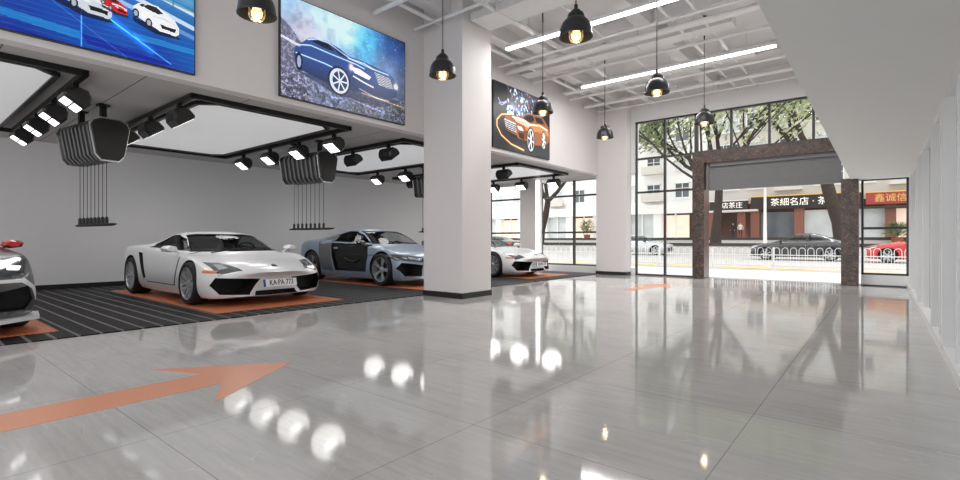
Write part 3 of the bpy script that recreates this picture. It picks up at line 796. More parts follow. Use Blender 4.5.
# ---- buildings
def wbox(p, name, m_, x0, x1, z0, z1, y=60, d=.2, off=-.05):
    return MB().box(x0, x1, y + off - d, y + off, z0, z1).build(name, m_, p)
def facade_window(p, x0, x1, z0, z1, pane='pane_dark', y=60, bars=2, fr='white_metal'):
    f = MB(); t_ = .09
    f.box(x0, x0 + t_, y - .18, y, z0, z1).box(x1 - t_, x1, y - .18, y, z0, z1).box(x0, x1, y - .18, y, z1 - t_, z1).box(x0 - .1, x1 + .1, y - .25, y, z0 - .08, z0 + t_)
    for k in range(1, bars + 1):
        xx = x0 + (x1 - x0) * k / (bars + 1); f.box(xx - .04, xx + .04, y - .15, y, z0, z1)
    f.box(x0, x1, y - .15, y, z0 + (z1 - z0) * .62, z0 + (z1 - z0) * .62 + .07)
    o = f.build('window', fr, p)
    MB().box(x0 + .05, x1 - .05, y - .08, y - .03, z0 + .05, z1 - .05).build('pane', pane, o)
def balcony(p, x0, x1, z, y=60):
    b = MB().box(x0, x1, y - 1.1, y, z - .15, z)
    b.box(x0, x1, y - 1.1, y - 1.02, z, z + .85)
    b.build('balcony', 'building_cream', p)
# left: pale building with lit shopfronts
bl = thing('apartment_building', 'pale building with balconies and warm lit shopfronts across the street', 'building', (-45, 60, 1.25))
Wb = lambda *a, **k: None
def L(o): o.location = (45, -60, -1.25); return o
root = bl
def W_(name, m_, x0, x1, z0, z1, y0, y1): return L(MB().box(x0, x1, y0, y1, z0, z1).build(name, m_, root))
W_('wall', 'building_white', -78, -15.5, 4.4, 26, 60, 66)
W_('cornice', 'building_white', -78, -15.5, 4.2, 5.3, 59.3, 60)
W_('shop_back_wall', 'shop_interior', -78, -15.5, 1.25, 4.3, 62, 62.2)
def LK(fn, *a, **k):
    before = set(root.children); fn(root, *a, **k)
    for o in set(root.children) - before: L(o)
x = -77.5
i = 0
while x < -19:
    W_('column', 'building_white', x, x + 1.0, 1.25, 4.2, 59.6, 60.4)
    if i % 3 == 1: W_('shop_window', 'pane_pale', x + 1.0, x + 4.0, 1.25, 4.2, 60.2, 60.25)
    else: W_('shop_window', 'pane_warm', x + 1.0, x + 4.0, 1.35, 4.0, 60.2, 60.25)
    W_('shop_door_frame', 'building_white', x + 2.4, x + 2.55, 1.25, 4.2, 60.0, 60.2)
    x += 4.0; i += 1
for fl in range(5):
    z = 6.0 + fl * 3.3
    x = -76; i = 0
    while x < -16.5:
        if i % 4 == 2:
            LK(facade_window, x, x + 2.6, z - .3, z + 2.7, 'pane_pale', bars=3)
        else:
            LK(facade_window, x, x + 1.7, z, z + 1.8, 'pane_dark' if (i + fl) % 3 else 'pane_pale', bars=1)
            if i % 4 == 0: LK(balcony, x - .4, x + 2.1, z - .2)
        x += 3.35; i += 1
# right: shops
br = thing('shop_building', 'grey building with dark and red shop sign boards across the street', 'building', (-5, 60, 1.25))
def L2(o): o.location = (5, -60, -1.25); return o
L = L2; root = br
W_('wall', 'building_cream', -15.4, 22, 5.2, 24, 60.2, 66)
W_('shop_back_wall', 'shop_interior', -15.4, 22, 1.25, 5.2, 63, 63.2)
cols = [-15.4, -12.3, -11.0, -7.0, -3.2, .2, 3.6, 7.0, 12, 17, 21.5]
for i, x in enumerate(cols): W_('column', 'shop_brown', x, x + .8, 1.25, 5.3, 59.6, 60.6)
W_('shopfront_glass', 'pane_dark', -10.2, -7.0, 1.3, 4.0, 60.3, 60.34)
W_('shopfront_glass', 'pane_pale', -6.2, -3.2, 1.3, 4.1, 60.3, 60.34)
W_('shopfront_glass', 'pane_pale', -2.4, .2, 1.3, 4.1, 60.3, 60.34)
W_('shopfront_glass', 'pane_warm', 1.0, 3.6, 1.3, 4.0, 60.3, 60.34)
W_('shopfront_glass', 'pane_pale', 4.4, 7.0, 1.3, 4.0, 60.3, 60.34)
W_('awning', 'building_cream', -15, -10.2, 4.1, 4.3, 58.6, 60)
W_('awning', 'dark_curb', -3.4, 7.5, 4.05, 4.2, 58.8, 60)
def sign(x0, x1, z0, z1, m_, txt, tm, size, n):
    s = W_('sign_board', m_, x0, x1, z0, z1, 59.3, 59.6)
    W_('sign_border', 'building_white' if m_ == 'sign_dark' and n < 2 else 'sign_gold', x0 - .05, x1 + .05, z1, z1 + .1, 59.25, 59.6)
    text_obj('lettering', txt, size, tm, root, Matrix.Translation(((x0 + x1) / 2 + 5, 59.28 - 60, (z0 + z1) / 2 - 1.25 - .02)) @ Matrix.Rotation(PI / 2, 4, 'X'))
sign(-15.0, -11.2, 4.35, 5.3, 'sign_dark', '名店茶庄', 'sign_letter', .7, 0)
sign(-10.9, -1.5, 4.3, 5.6, 'sign_dark', '茶細名店 · 茶叶', 'sign_letter', .85, 2)
sign(-1.2, 2.4, 4.4, 5.5, 'shop_red', '鑫诚信', 'sign_gold', .8, 3)
sign(2.6, 8.5, 4.4, 5.5, 'shop_red', '酒店', 'sign_gold', .8, 4)
for fl in range(5):
    z = 6.6 + fl * 3.2
    x = -14.6; i = 0
    while x < 20:
        LK(facade_window, x, x + (2.4 if i % 3 == 0 else 1.7), z, z + 1.9, 'pane_dark' if (i + fl) % 2 else 'pane_pale', y=60.2, bars=2 if i % 3 == 0 else 1)
        if i % 3 == 2: LK(balcony, x - .4, x + 2.1, z - .25, y=60.2)
        x += 3.1; i += 1

# lamp post, people
o = MB().tube([(0, 0, 0), (0, 0, 3.0), (0, 0, 7.5), (.4, 0, 8.2), (1.6, 0, 8.4)], [.16, .12, .09, .07, .06], 10).build('street_lamp', 'building_white', smooth=50)
o.location = (-8.4, 52, .75); tag(o, 'tall pale street lamp post before the dark shop sign', 'street lamp')
def person(x, y, z, rz, top, label):
    V = [(0, 0, .92), (0, .0, 1.15), (0, 0, 1.36), (0, -.01, 1.46), (0, -.02, 1.6), (.1, 0, .88), (.11, -.03, .48), (.11, .02, .08), (.12, -.12, .03), (-.1, 0, .88), (-.12, .03, .48), (-.12, .1, .08), (-.12, -.04, .03),
         (.18, 0, 1.36), (.24, .02, 1.1), (.24, -.1, .88), (.24, -.14, .8), (-.18, 0, 1.36), (-.24, .03, 1.1), (-.22, -.08, .9), (-.22, -.13, .82)]
    E_ = [(0, 1), (1, 2), (2, 3), (3, 4), (0, 5), (5, 6), (6, 7), (7, 8), (0, 9), (9, 10), (10, 11), (11, 12), (2, 13), (13, 14), (14, 15), (15, 16), (2, 17), (17, 18), (18, 19), (19, 20)]
    rad = [.13, .13, .13, .05, .095, .09, .06, .04, .04, .09, .06, .04, .04, .06, .045, .035, .035, .06, .045, .035, .035]
    me = bpy.data.meshes.new('person'); me.from_pydata(V, E_, [])
    o = bpy.data.objects.new('tmp', me); COL.objects.link(o)
    md = o.modifiers.new('s', 'SKIN'); sk = me.skin_vertices[0].data
    for i, r in enumerate(rad): sk[i].radius = (r, r * .8)
    sk[0].use_root = True
    o.modifiers.new('u', 'SUBSURF').levels = 1
    bpy.context.view_layer.update()
    m2 = bpy.data.meshes.new_from_object(o.evaluated_get(bpy.context.evaluated_depsgraph_get())); bpy.data.objects.remove(o)
    m2.materials.clear()
    for k in ('skin', top, 'cloth_dark', 'hair'): m2.materials.append(M[k])
    for p in m2.polygons:
        c = p.center; p.material_index = (3 if c.z > 1.62 or (c.z > 1.52 and c.y > .0) else 0) if c.z > 1.42 else (0 if abs(c.x) > .19 and c.z < .92 else (1 if c.z > .9 else 2)); p.use_smooth = True
    q = link('person', m2, None, (x, y, z)); q.rotation_euler = (0, 0, rz); return tag(q, label, 'person')
person(-12.6 + .9, 58.2, 1.25, .3, 'cloth_white', 'person in a white top standing at the dark shop doorway')
person(-12.6 + .1, 58.6, 1.25, -.4, 'cloth_dark', 'person in dark clothes standing at the dark shop doorway')

# ---- trees
def tree(name, label, x, y, z, height, limbs, nleaf, crown, seed, leafm, tr=.42, lean=0., ls=.3):
    rng = random.Random(seed)
    t = thing(name, label, 'tree', (x, y, z))
    b = MB(); tips = []
    base = [(0, 0, -.1), (lean * .3, 0, height * .12), (lean * .7, .1, height * .24), (lean, 0, height * .36)]
    b.tube(base, [tr * 1.35, tr, tr * .9, tr * .85], 12)
    def grow(p, d, ln, r, lev):
        pts = [p]; q = Vector(p); dd = Vector(d)
        for k in range(4):
            dd = (dd + Vector((rng.uniform(-.22, .22), rng.uniform(-.22, .22), rng.uniform(-.05, .2)))).normalized(); q = q + dd * ln / 4; pts.append(q.copy())
        b.tube(pts, [r * (1 - .14 * k) for k in range(5)], 7 if lev < 2 else 5)
        if lev >= 1: tips.extend(pts[1:])
        if lev < 3:
            for k in range(3 if lev < 2 else 2):
                a = rng.choice(pts[2:]); nd = (dd + Vector((rng.uniform(-1, 1), rng.uniform(-.8, .8), rng.uniform(-.35, .7)))).normalized(); grow(a, nd, ln * .62, r * .5, lev + 1)
    for (dx, dy, dz, ln) in limbs: grow(Vector(base[-1]), Vector((dx, dy, dz)).normalized(), ln, tr * .6, 0)
    b.build('trunk', 'bark', t, smooth=60)
    lv = MB(); cx, cz, rx, rz = crown
    for k in range(nleaf):
        c = rng.choice(tips) + Vector((rng.gauss(0, .55), rng.gauss(0, .55), rng.gauss(-.1, .5)))
        s = ls * rng.uniform(.5, 1.2)
        a = Vector((rng.gauss(0, 1), rng.gauss(0, 1), rng.gauss(0, 1))).normalized(); u = a.orthogonal().normalized(); w_ = a.cross(u)
        lv.add([c - u * s, c - w_ * s * .35, c + u * s, c + w_ * s * .35], [(0, 1, 2, 3)])
    lv.build('foliage', leafm, t, fix=False)
    return t
tree('street_tree', 'big forked street tree with dark trunk beside the left marble column', -11.2, 46, .75, 14, [(-1, 0, 1.1, 7), (.8, .2, 1.2, 7), (-.2, -.3, 1.4, 7.5), (.3, .4, 1.5, 8), (-1.2, .1, .7, 7)], 9000, (0, 0, 0, 0), 3, 'leaf', .36, .3, .3)
tree('street_tree', 'leaning dark street tree beside the right marble column', -2.2, 46.5, .75, 14, [(-1, 0, 1.1, 7), (.8, .2, 1.2, 7), (-.3, -.3, 1.3, 7.5), (.6, -.3, 1.5, 8)], 9000, (0, 0, 0, 0), 11, 'leaf', .5, -1.2, .3)
tree('street_tree', 'dark street tree seen beyond the LED strip behind the white car', -28.2, 44.6, .75, 12, [(-1, 0, 1.1, 5), (.9, .2, 1.0, 5.5), (.2, -.3, 1.4, 6)], 4000, (0, 0, 0, 0), 5, 'leaf', .36, 1.0, .3)
tree('young_street_tree', 'pale green slender tree behind the left marble column, its crown in the top panes', -6.85, 25.2, 0, 10.5, [(-1.1, 0, .8, 4.5), (1.1, 0, .7, 4.5), (0, .3, 1.4, 3.6), (-.7, -.2, 1.2, 4.2), (.8, .2, 1.1, 4.4), (1.4, .1, .5, 4.5)], 6500, (0, 0, 0, 0), 21, 'leaf_pale', .12, .1, .15)
# potted greenery before the red shops
for i, (x, y, h_, lab) in enumerate([(1.0, 55.5, 2.0, 'bushy green potted palm before the red shop sign on the far right'), (-29.5, 58.0, 2.6, 'green potted shrub before the warm shopfronts left of the tall windows')]):
    t = thing('potted_plant', lab, 'plant', (x, y, .75 if y < 56.4 else 1.25))
    MB().lathe([(0, 0), (.35, 0), (.45, .5), (.4, .5), (.35, .45), (0, .45)], 16).build('pot', 'planter', t, smooth=40)
    rng = random.Random(i); f = MB()
    for k in range(260):
        a = rng.uniform(0, 2 * PI); rr_ = rng.uniform(.3, 1.0); p = Vector((math.cos(a) * rr_ * .9, math.sin(a) * rr_ * .9, .5 + rng.uniform(.2, h_ - .6) * (1.1 - .3 * rr_)))
        u = Vector((math.cos(a), math.sin(a), rng.uniform(-.3, .8))).normalized() * .34; w_ = Vector((-math.sin(a), math.cos(a), .3)) * .07
        f.add([p - u, p - w_, p + u, p + w_], [(0, 1, 2, 3)])
    f.tube([(0, 0, .45), (0, 0, h_ * .7)], .05, 6)
    f.build('foliage', 'leaf', t, fix=False)
# ------------------------------------------------------------------ cars
def ev(o):
    bpy.context.view_layer.update()
    return bpy.data.meshes.new_from_object(o.evaluated_get(bpy.context.evaluated_depsgraph_get()))
def tmp(me): o = bpy.data.objects.new('tmp', me); COL.objects.link(o); return o
def boolean(me, cutters, op='DIFFERENCE'):
    o = tmp(me); cs = []
    for c in cutters:
        k = tmp(c); cs.append(k); md = o.modifiers.new('b', 'BOOLEAN'); md.object = k; md.operation = op; md.solver = 'EXACT'; md.material_mode = 'TRANSFER'
    r = ev(o)
    for k in cs: bpy.data.objects.remove(k)
    bpy.data.objects.remove(o)
    return r
def loft_body(st, nose=.25, tail=.12, lev=2, x_n=.9, x_t=-1.2):
    """closed body from half sections (x, zb, wb, sill, mid, shoulder, belt, rail, zc); ends swept back towards the corners"""
    V = []; n = 14
    xf, xr = st[0][0], st[-1][0]
    for s in st:
        x, zb, wb, si, mi, sh, be, ra, zc = s
        half = [(wb, zb), si, mi, sh, be, ra]
        ring = [(0, zb)] + half + [(0, zc)] + [(-y, z) for y, z in reversed(half)]
        for y, z in ring:
            q = (y / .95) ** 2
            dx = 0
            if x > x_n: dx = -nose * q * (x - x_n) / (xf - x_n)
            if x < x_t: dx = tail * q * (x_t - x) / (x_t - xr)
            V.append((x + dx, y, z))
    n = 14; m = len(st)
    F = [(i * n + k, i * n + (k + 1) % n, (i + 1) * n + (k + 1) % n, (i + 1) * n + k) for i in range(m - 1) for k in range(n)]
    def cap(o): return [(o + 0, o + 1, o + 2, o + 13 - 1 + 0) if 0 else (o, o + 1, o + 2, o + 12), (o, o + 12, o + 13, o)][:1]
    # end caps as rows of quads between the two halves
    for o in (0, (m - 1) * n):
        F += [(o, o + 1, o + 13)] + [(o + k, o + k + 1, o + 13 - k, o + 14 - k) for k in range(1, 6)] + [(o + 6, o + 7, o + 8)]
    me = bpy.data.meshes.new('body'); me.from_pydata(V, [], F)
    bm = bmesh.new(); bm.from_mesh(me); bmesh.ops.recalc_face_normals(bm, faces=bm.faces)
    cl = bm.edges.layers.float.new('crease_edge')
    cr = {1: .7, 5: .55, 4: .35, 6: .35, 8: .35, 9: .55, 10: .35, 13: .7}
    for e in bm.edges:
        a, b = e.verts[0].index, e.verts[1].index
        if a % n == b % n and a % n in cr: e[cl] = cr[a % n]
        if a // n == b // n and a // n in (0, m - 1): e[cl] = .35
    bm.to_mesh(me); bm.free()
    o = tmp(me); o.modifiers.new('s', 'SUBSURF').levels = lev; r = ev(o); bpy.data.objects.remove(o)
    bm = bmesh.new(); bm.from_mesh(r)
    if bm.calc_volume(signed=True) < 0: bmesh.ops.reverse_faces(bm, faces=bm.faces)
    bm.to_mesh(r); bm.free()
    return r
def inset(me, d, flt=None):
    """copy of a surface pushed inward by d, keeping only the faces flt(center, normal) accepts"""
    bm = bmesh.new(); bm.from_mesh(me); bm.normal_update()
    mv = {v: v.co - v.normal * d for v in bm.verts}
    if flt: bmesh.ops.delete(bm, geom=[f for f in bm.faces if not flt(f.calc_center_median(), f.normal)], context='FACES')
    for v in bm.verts: v.co = mv[v]
    r = bpy.data.meshes.new('x'); bm.to_mesh(r); bm.free(); return r
def inpoly(x, y, P, pad=0):
    c = False; n = len(P)
    mx = sum(p[0] for p in P) / n; my = sum(p[1] for p in P) / n
    if pad: P = [(px + pad * (1 if px > mx else -1), py + pad * (1 if py > my else -1)) for px, py in P]
    for i in range(n):
        (x0, y0), (x1, y1) = P[i], P[(i + 1) % n]
        if (y0 > y) != (y1 > y) and x < x0 + (y - y0) * (x1 - x0) / (y1 - y0): c = not c
    return c
def cutter(poly, a0, a1, axis, m_='car_dark'):
    return MB().prism(poly, a0, a1, axis).mesh('cut', m_)
def wheel(car, pos, side, r, w_, spokes, rim_m, dbl=True):
    """side -1: outer face towards -y"""
    t = Matrix.Translation(pos)
    b = MB(); h = w_ / 2
    b.lathe([(r * .76, -h), (r * .9, -h - .005), (r * .97, -h + .02), (r, -h + .05), (r, h - .05), (r * .97, h - .02), (r * .9, h + .005), (r * .76, h), (r * .74, 0)], 48, 0, 'y', close=True)
    wh = b.build('wheel', 'tire_rubber', car, smooth=35, loc=pos)
    g = MB(); R_ = r * .765; s = side
    o = s * (h - .005)
    g.lathe([(R_, o), (R_ * .96, o + s * .004), (R_ * .94, o - s * .015), (R_ * .93, -o), (R_, -o)], 48, 0, 'y', close=True)
    g.lathe([(0, o - s * .015), (.035, o - s * .018), (.06, o - s * .03), (.075, o - s * .06), (0, o - s * .065)], 20, 0, 'y')
    for k in range(spokes):
        for dd in ((-.1, .1) if dbl else (0,)):
            a0 = 2 * PI * k / spokes + dd * .45; a1 = 2 * PI * k / spokes + dd * 1.25
            p0 = Vector((math.cos(a0) * .05, o - s * .03, math.sin(a0) * .05)); p1 = Vector((math.cos(a1) * R_ * .95, o - s * .012, math.sin(a1) * R_ * .95))
            d = (p1 - p0).normalized(); n_ = Vector((-d.z, 0, d.x)); yv = Vector((0, -s, 0))
            w0, w1 = (.012, .017) if dbl else (.025, .035)
            g.add([p0 - n_ * w0, p0 + n_ * w0, p0 + n_ * w0 + yv * .03, p0 - n_ * w0 + yv * .03, p1 - n_ * w1, p1 + n_ * w1, p1 + n_ * w1 + yv * .03, p1 - n_ * w1 + yv * .03],
                  [(0, 1, 5, 4), (1, 2, 6, 5), (2, 3, 7, 6), (3, 0, 4, 7), (0, 3, 2, 1), (4, 5, 6, 7)])
    g.build('rim', rim_m, wh, smooth=35)
    MB().lathe([(0, o - s * .09), (R_ * .72, o - s * .09), (R_ * .72, o - s * .11), (0, o - s * .11)], 32, 0, 'y').build('brake_disc', 'disc_metal', wh, smooth=35)
    return wh
def decal(car, name, m_, poly, axis, bvh, off=.006, sgn=1, depth=.015, ext=3, cuts=3, parent=None):
    """panel that lies on the body: a polygon carried along an axis on to the surface, with its own thickness"""
    bm = bmesh.new()
    mp = {'x': lambda u, w: Vector((ext * sgn, u, w)), 'y': lambda u, w: Vector((u, ext * sgn, w)), 'z': lambda u, w: Vector((u, w, ext * sgn))}[axis]
    dr = {'x': Vector((-sgn, 0, 0)), 'y': Vector((0, -sgn, 0)), 'z': Vector((0, 0, -sgn))}[axis]
    vs = [bm.verts.new(mp(u, w)) for u, w in poly]; f = bm.faces.new(vs)
    bmesh.ops.triangulate(bm, faces=[f])
    for _ in range(cuts): bmesh.ops.subdivide_edges(bm, edges=bm.edges[:], cuts=1, use_grid_fill=True)
    bad = []
    for v in bm.verts:
        h, nr, _, _ = bvh.ray_cast(v.co, dr)
        if h is None: bad.append(v)
        else: v.co = h + nr * off * (1 if nr.dot(dr) < 0 else -1)
    if bad: bmesh.ops.delete(bm, geom=bad, context='VERTS')
    r = bmesh.ops.extrude_face_region(bm, geom=bm.faces[:])
    for e in r['geom']:
        if isinstance(e, bmesh.types.BMVert): e.co += dr * depth
    bmesh.ops.recalc_face_normals(bm, faces=bm.faces)
    me = bpy.data.meshes.new(name); bm.to_mesh(me); bm.free(); me.materials.append(M[m_])
    me.polygons.foreach_set('use_smooth', [True] * len(me.polygons)); me.set_sharp_from_angle(angle=R(40))
    return link(name, me, parent or car)
def make_car(name, label, cat, S):
    car = thing(name, label, cat, (0, 0, 0))
    surf = loft_body(S['st'], S.get('nose', .25), S.get('tail', .12), S.get('lev', 3), S.get('xn', .9), S.get('xt', -1.2))
    surf.materials.append(M[S['paint']])
    bvh = BVHTree.FromPolygons([v.co for v in surf.vertices], [tuple(p.vertices) for p in surf.polygons])
    xa, xb = S['cabin']; zf = S.get('zf', .32)
    cab = inset(surf, .04); bm = bmesh.new(); bm.from_mesh(cab)
    for pc, pn in (((xa, 0, 0), (-1, 0, 0)), ((xb, 0, 0), (1, 0, 0)), ((0, 0, zf), (0, 0, -1))):
        r_ = bmesh.ops.bisect_plane(bm, geom=bm.verts[:] + bm.edges[:] + bm.faces[:], plane_co=pc, plane_no=pn, clear_outer=True)
        bmesh.ops.holes_fill(bm, edges=[e for e in bm.edges if e.is_boundary], sides=0)
    bmesh.ops.recalc_face_normals(bm, faces=bm.faces)
    if bm.calc_volume(signed=True) < 0: bmesh.ops.reverse_faces(bm, faces=bm.faces)
    cab = bpy.data.meshes.new('cab'); bm.to_mesh(cab); bm.free(); cab.materials.append(M['car_dark'])
    cuts = [cab]
    for P in S['side']: cuts.append(cutter(P, -1.2, 1.2, 'y'))
    ws = S['ws']; cuts.append(cutter(ws['poly'], ws['x0'], ws['x1'], 'x'))
    if 'rw' in S: cuts.append(cutter(S['rw']['poly'], S['rw']['x0'], S['rw']['x1'], 'x'))
    for (x, zc_, r) in S['arch']:
        for sd in (-1, 1):
            b = MB().lathe([(0, sd * 1.2), (r, sd * 1.2), (r, sd * .70), (0, sd * .70)], 40, 0, 'y', c=(x, 0, zc_)); cuts.append(b.mesh('c', 'car_dark'))
    for P, a0, a1, ax in S.get('cut', []): cuts.append(cutter(P, a0, a1, ax, 'grille_black'))
    body = boolean(surf, cuts)
    body.polygons.foreach_set('use_smooth', [True] * len(body.polygons)); body.set_sharp_from_angle(angle=R(32))
    body.name = 'body'
    link('body', body, car)
    gm = S.get('glass', 'car_glass')
    for i, P in enumerate(S['side']):
        if i in S.get('noglass', ()): continue
        for sd in (-1, 1):
            g = inset(surf, .014, lambda c, n: n.y * sd > .3 and inpoly(c.x, c.z, P, .05))
            if len(g.polygons): g.materials.clear(); g.materials.append(M[gm]); g.polygons.foreach_set('use_smooth', [True] * len(g.polygons)); link('side_window', g, car)
    g = inset(surf, .014, lambda c, n: n.x > .05 and c.x > ws['x0'] and inpoly(c.y, c.z, ws['poly'], .06)); g.materials.clear(); g.materials.append(M[gm]); g.polygons.foreach_set('use_smooth', [True] * len(g.polygons)); link('windshield', g, car)
    if 'rw' in S:
        g = inset(surf, .014, lambda c, n: n.x < -.05 and c.x < S['rw']['x1'] and inpoly(c.y, c.z, S['rw']['poly'], .06)); g.materials.clear(); g.materials.append(M[gm]); link('rear_window', g, car)
    for (x, r, w_, yo) in S['wheels']:
        for sd in (-1, 1): wheel(car, (x, sd * (yo - w_ / 2), r), sd, r, w_, S.get('spokes', 10), S.get('rim', 'wheel_silver'), S.get('dbl', True))
    for (nm, m_, P, ax, sg, both) in S.get('decals', []):
        of = .014 if nm in ('headlight_reflector', 'headlight_lamp') else .006
        for k in ((1, -1) if both else (1,)):
            if ax == 'y': decal(car, nm, m_, P, 'y', bvh, sgn=k, off=of)
            else: decal(car, nm, m_, [(u, w * k) if ax == 'z' else (u * k, w) for u, w in P], ax, bvh, sgn=sg, off=of)
    if 'mirror' in S:
        mx, my, mz, mm = S['mirror']
        for sd in (-1, 1):
            b = MB()
            pr = [(-.02, .0, .02), (-.02, .02, .075), (.0, .1, .095), (.02, .18, .085), (.03, .22, .05), (.02, .2, .0), (.0, .08, -.02)]
            v = []
            for xx, s in ((-.07, .85), (-.05, 1), (.03, .95), (.09, .6)):
                for (_, yy, zz) in pr: v.append((mx + xx, sd * (my + .11 + (yy - .11) * s), mz + .035 + (zz - .035) * s))
            n = 7; f = [(r * n + k, r * n + (k + 1) % n, (r + 1) * n + (k + 1) % n, (r + 1) * n + k) for r in range(3) for k in range(n)] + [tuple(range(n)), tuple(range(3 * n, 4 * n))]
            b.add(v, f); o = b.build('mirror', mm, car, smooth=60)
            MB().tube([(mx + .02, sd * (my - .1), mz - .07), (mx, sd * (my + .0), mz - .02), (mx, sd * (my + .08), mz + .02)], .016, 6).build('mirror_stalk', mm, o)
    if S.get('seats'):
        for sd in (-1, 1):
            s = MB(); x0, sm, rot = S['seats']
            s.add([(x0 + .45, y, .40) for y in (sd * .37 - .2, sd * .37 + .2)] + [(x0 + .45, y, .5) for y in (sd * .37 - .22, sd * .37 + .22)] + [(x0 - .05, y, .36) for y in (sd * .37 - .2, sd * .37 + .2)] + [(x0 - .05, y, .48) for y in (sd * .37 - .22, sd * .37 + .22)],
                  [(0, 1, 3, 2), (4, 6, 7, 5), (0, 2, 6, 4), (1, 5, 7, 3), (2, 3, 7, 6), (0, 4, 5, 1)])
            for (h0, h1, w0, w1) in ((.42, .75, .22, .22), (.75, .92, .22, .14), (.93, 1.03, .11, .09)):
                xx = lambda h: x0 - .02 - (h - .4) * .38
                s.add([(xx(h) + dx, sd * .37 + sg * w_, h) for h, w_ in ((h0, w0), (h1, w1)) for dx in (-.07, .05) for sg in (-1, 1)], [(0, 1, 3, 2), (4, 6, 7, 5), (0, 2, 6, 4), (1, 5, 7, 3), (0, 4, 5, 1), (2, 3, 7, 6)])
            s.build('seat', sm, car, bevel=.02)
        c_ = MB(); sx = S['seats'][0] + .62
        c_.lathe([(.17 + .016 * math.cos(a * PI / 4), .016 * math.sin(a * PI / 4)) for a in range(8)], 28, 0, 'x', close=True).tube([(0, -.17, 0), (0, .17, 0)], .014, 6).tube([(0, 0, 0), (0, 0, -.17)], .014, 6).tube([(0, 0, 0), (.25, 0, -.05)], .03, 6)
        sw = c_.build('steering_wheel', 'black_plastic', car, smooth=50, loc=(sx, .36, .78)); sw.rotation_euler = (0, R(25), 0)
        MB().prism([(sx + .1, .6), (sx + .1, .8), (sx + .2, .84), (sx + .45, .80), (sx + .45, .55)], -.62, .62, 'y').build('dashboard', S.get('dash', 'carbon'), car, bevel=.02)
        MB().box(sx - .32, sx + .0, -.12, .12, 1.02, 1.06).build('sun_mirror', 'black_plastic', car) if 0 else None
    return car, bvh

SG = dict(paint='paint_white', nose=.30, tail=.15, glass='car_glass',
  st=[(2.21, .15, .50, (.62, .18), (.66, .30), (.58, .42), (.42, .47), (.22, .49), .49),
      (2.12, .12, .78, (.86, .17), (.89, .31), (.84, .46), (.55, .53), (.28, .55), .56),
      (1.90, .11, .84, (.93, .20), (.95, .38), (.88, .56), (.62, .60), (.34, .62), .635),
      (1.60, .11, .84, (.93, .22), (.955, .46), (.90, .665), (.66, .645), (.38, .66), .675),
      (1.25, .11, .84, (.93, .23), (.955, .50), (.89, .755), (.70, .73), (.44, .715), .72),
      (1.00, .11, .84, (.92, .22), (.935, .50), (.875, .745), (.71, .745), (.52, .755), .765),
      (.62, .11, .84, (.90, .20), (.925, .50), (.865, .76), (.765, .775), (.62, .885), .915),
      (.22, .11, .84, (.90, .20), (.915, .50), (.865, .78), (.78, .80), (.60, 1.065), 1.105),
      (-.15, .11, .84, (.90, .20), (.915, .52), (.87, .805), (.78, .83), (.57, 1.12), 1.165),
      (-.55, .11, .84, (.92, .22), (.93, .54), (.89, .835), (.76, .865), (.54, 1.08), 1.135),
      (-.95, .12, .84, (.94, .24), (.95, .56), (.92, .87), (.73, .90), (.50, .98), 1.02),
      (-1.40, .13, .84, (.95, .25), (.965, .57), (.92, .88), (.72, .895), (.50, .91), .925),
      (-1.85, .18, .80, (.93, .30), (.95, .60), (.90, .86), (.70, .87), (.48, .88), .885),
      (-2.09, .28, .70, (.84, .38), (.87, .60), (.82, .82), (.66, .86), (.45, .87), .87)],
  cabin=(-.75, .90), zf=.34,
  side=[[(.70, .80), (.30, 1.0), (-.04, 1.07), (-.30, 1.065), (-.74, .91), (-.66, .855)]],
  ws=dict(poly=[(-.70, .79), (-.53, 1.085), (.53, 1.085), (.70, .79)], x0=.12, x1=2.4),
  arch=[(1.28, .325, .352), (-1.28, .335, .375)],
  wheels=[(1.28, .325, .235, .945), (-1.28, .335, .30, .955)],
  cut=[([(-.24, .395), (-.80, .43), (-.86, .32), (-.76, .185), (-.40, .165)], 1.72, 2.5, 'x'), ([(.24, .395), (.80, .43), (.86, .32), (.76, .185), (.40, .165)], 1.72, 2.5, 'x'),
       ([(-.33, .15), (.33, .15), (.30, .215), (-.30, .215)], 1.95, 2.5, 'x'),
       ([(-.90, .77), (-.73, .75), (-.56, .33), (-.67, .31)], -1.2, -.84, 'y'), ([(-.90, .77), (-.73, .75), (-.56, .33), (-.67, .31)], .84, 1.2, 'y')],
  decals=[('headlight', 'lamp_lens_dark', [(2.05, -.48), (1.93, -.76), (1.52, -.81), (1.62, -.64)], 'z', 1, True),
          ('headlight_reflector', 'lamp_reflector', [(1.90, -.62), (1.85, -.72), (1.68, -.74), (1.72, -.66)], 'z', 1, True),
          ('side_marker', 'amber', [(1.70, .50), (1.88, .49), (1.87, .525), (1.70, .535)], 'y', 1, True),
          ('door_seam', 'car_dark', [(.86, .80), (.88, .80), (.80, .45), (.70, .26), (.68, .26), (.78, .45)], 'y', 1, True),
          ('sill_seam', 'car_dark', [(.70, .26), (.70, .272), (-.52, .272), (-.52, .26)], 'y', 1, True),
          ('emblem', 'car_dark', [(2.06, -.035), (2.06, .035), (2.02, .04), (1.98, .02), (1.97, 0), (1.98, -.02), (2.02, -.04)], 'z', 1, False),
          ('engine_cover', 'carbon', [(-1.0, -.45), (-1.0, .45), (-1.55, .42), (-1.55, -.42)], 'z', 1, False)],
  mirror=(.72, .87, .80, 'paint_white'), seats=(-.35, 'seat_grey', 0))
g1, bv = make_car('sports_car', 'white low sports car with number plate, on the orange mat between reel boxes', 'car', SG)
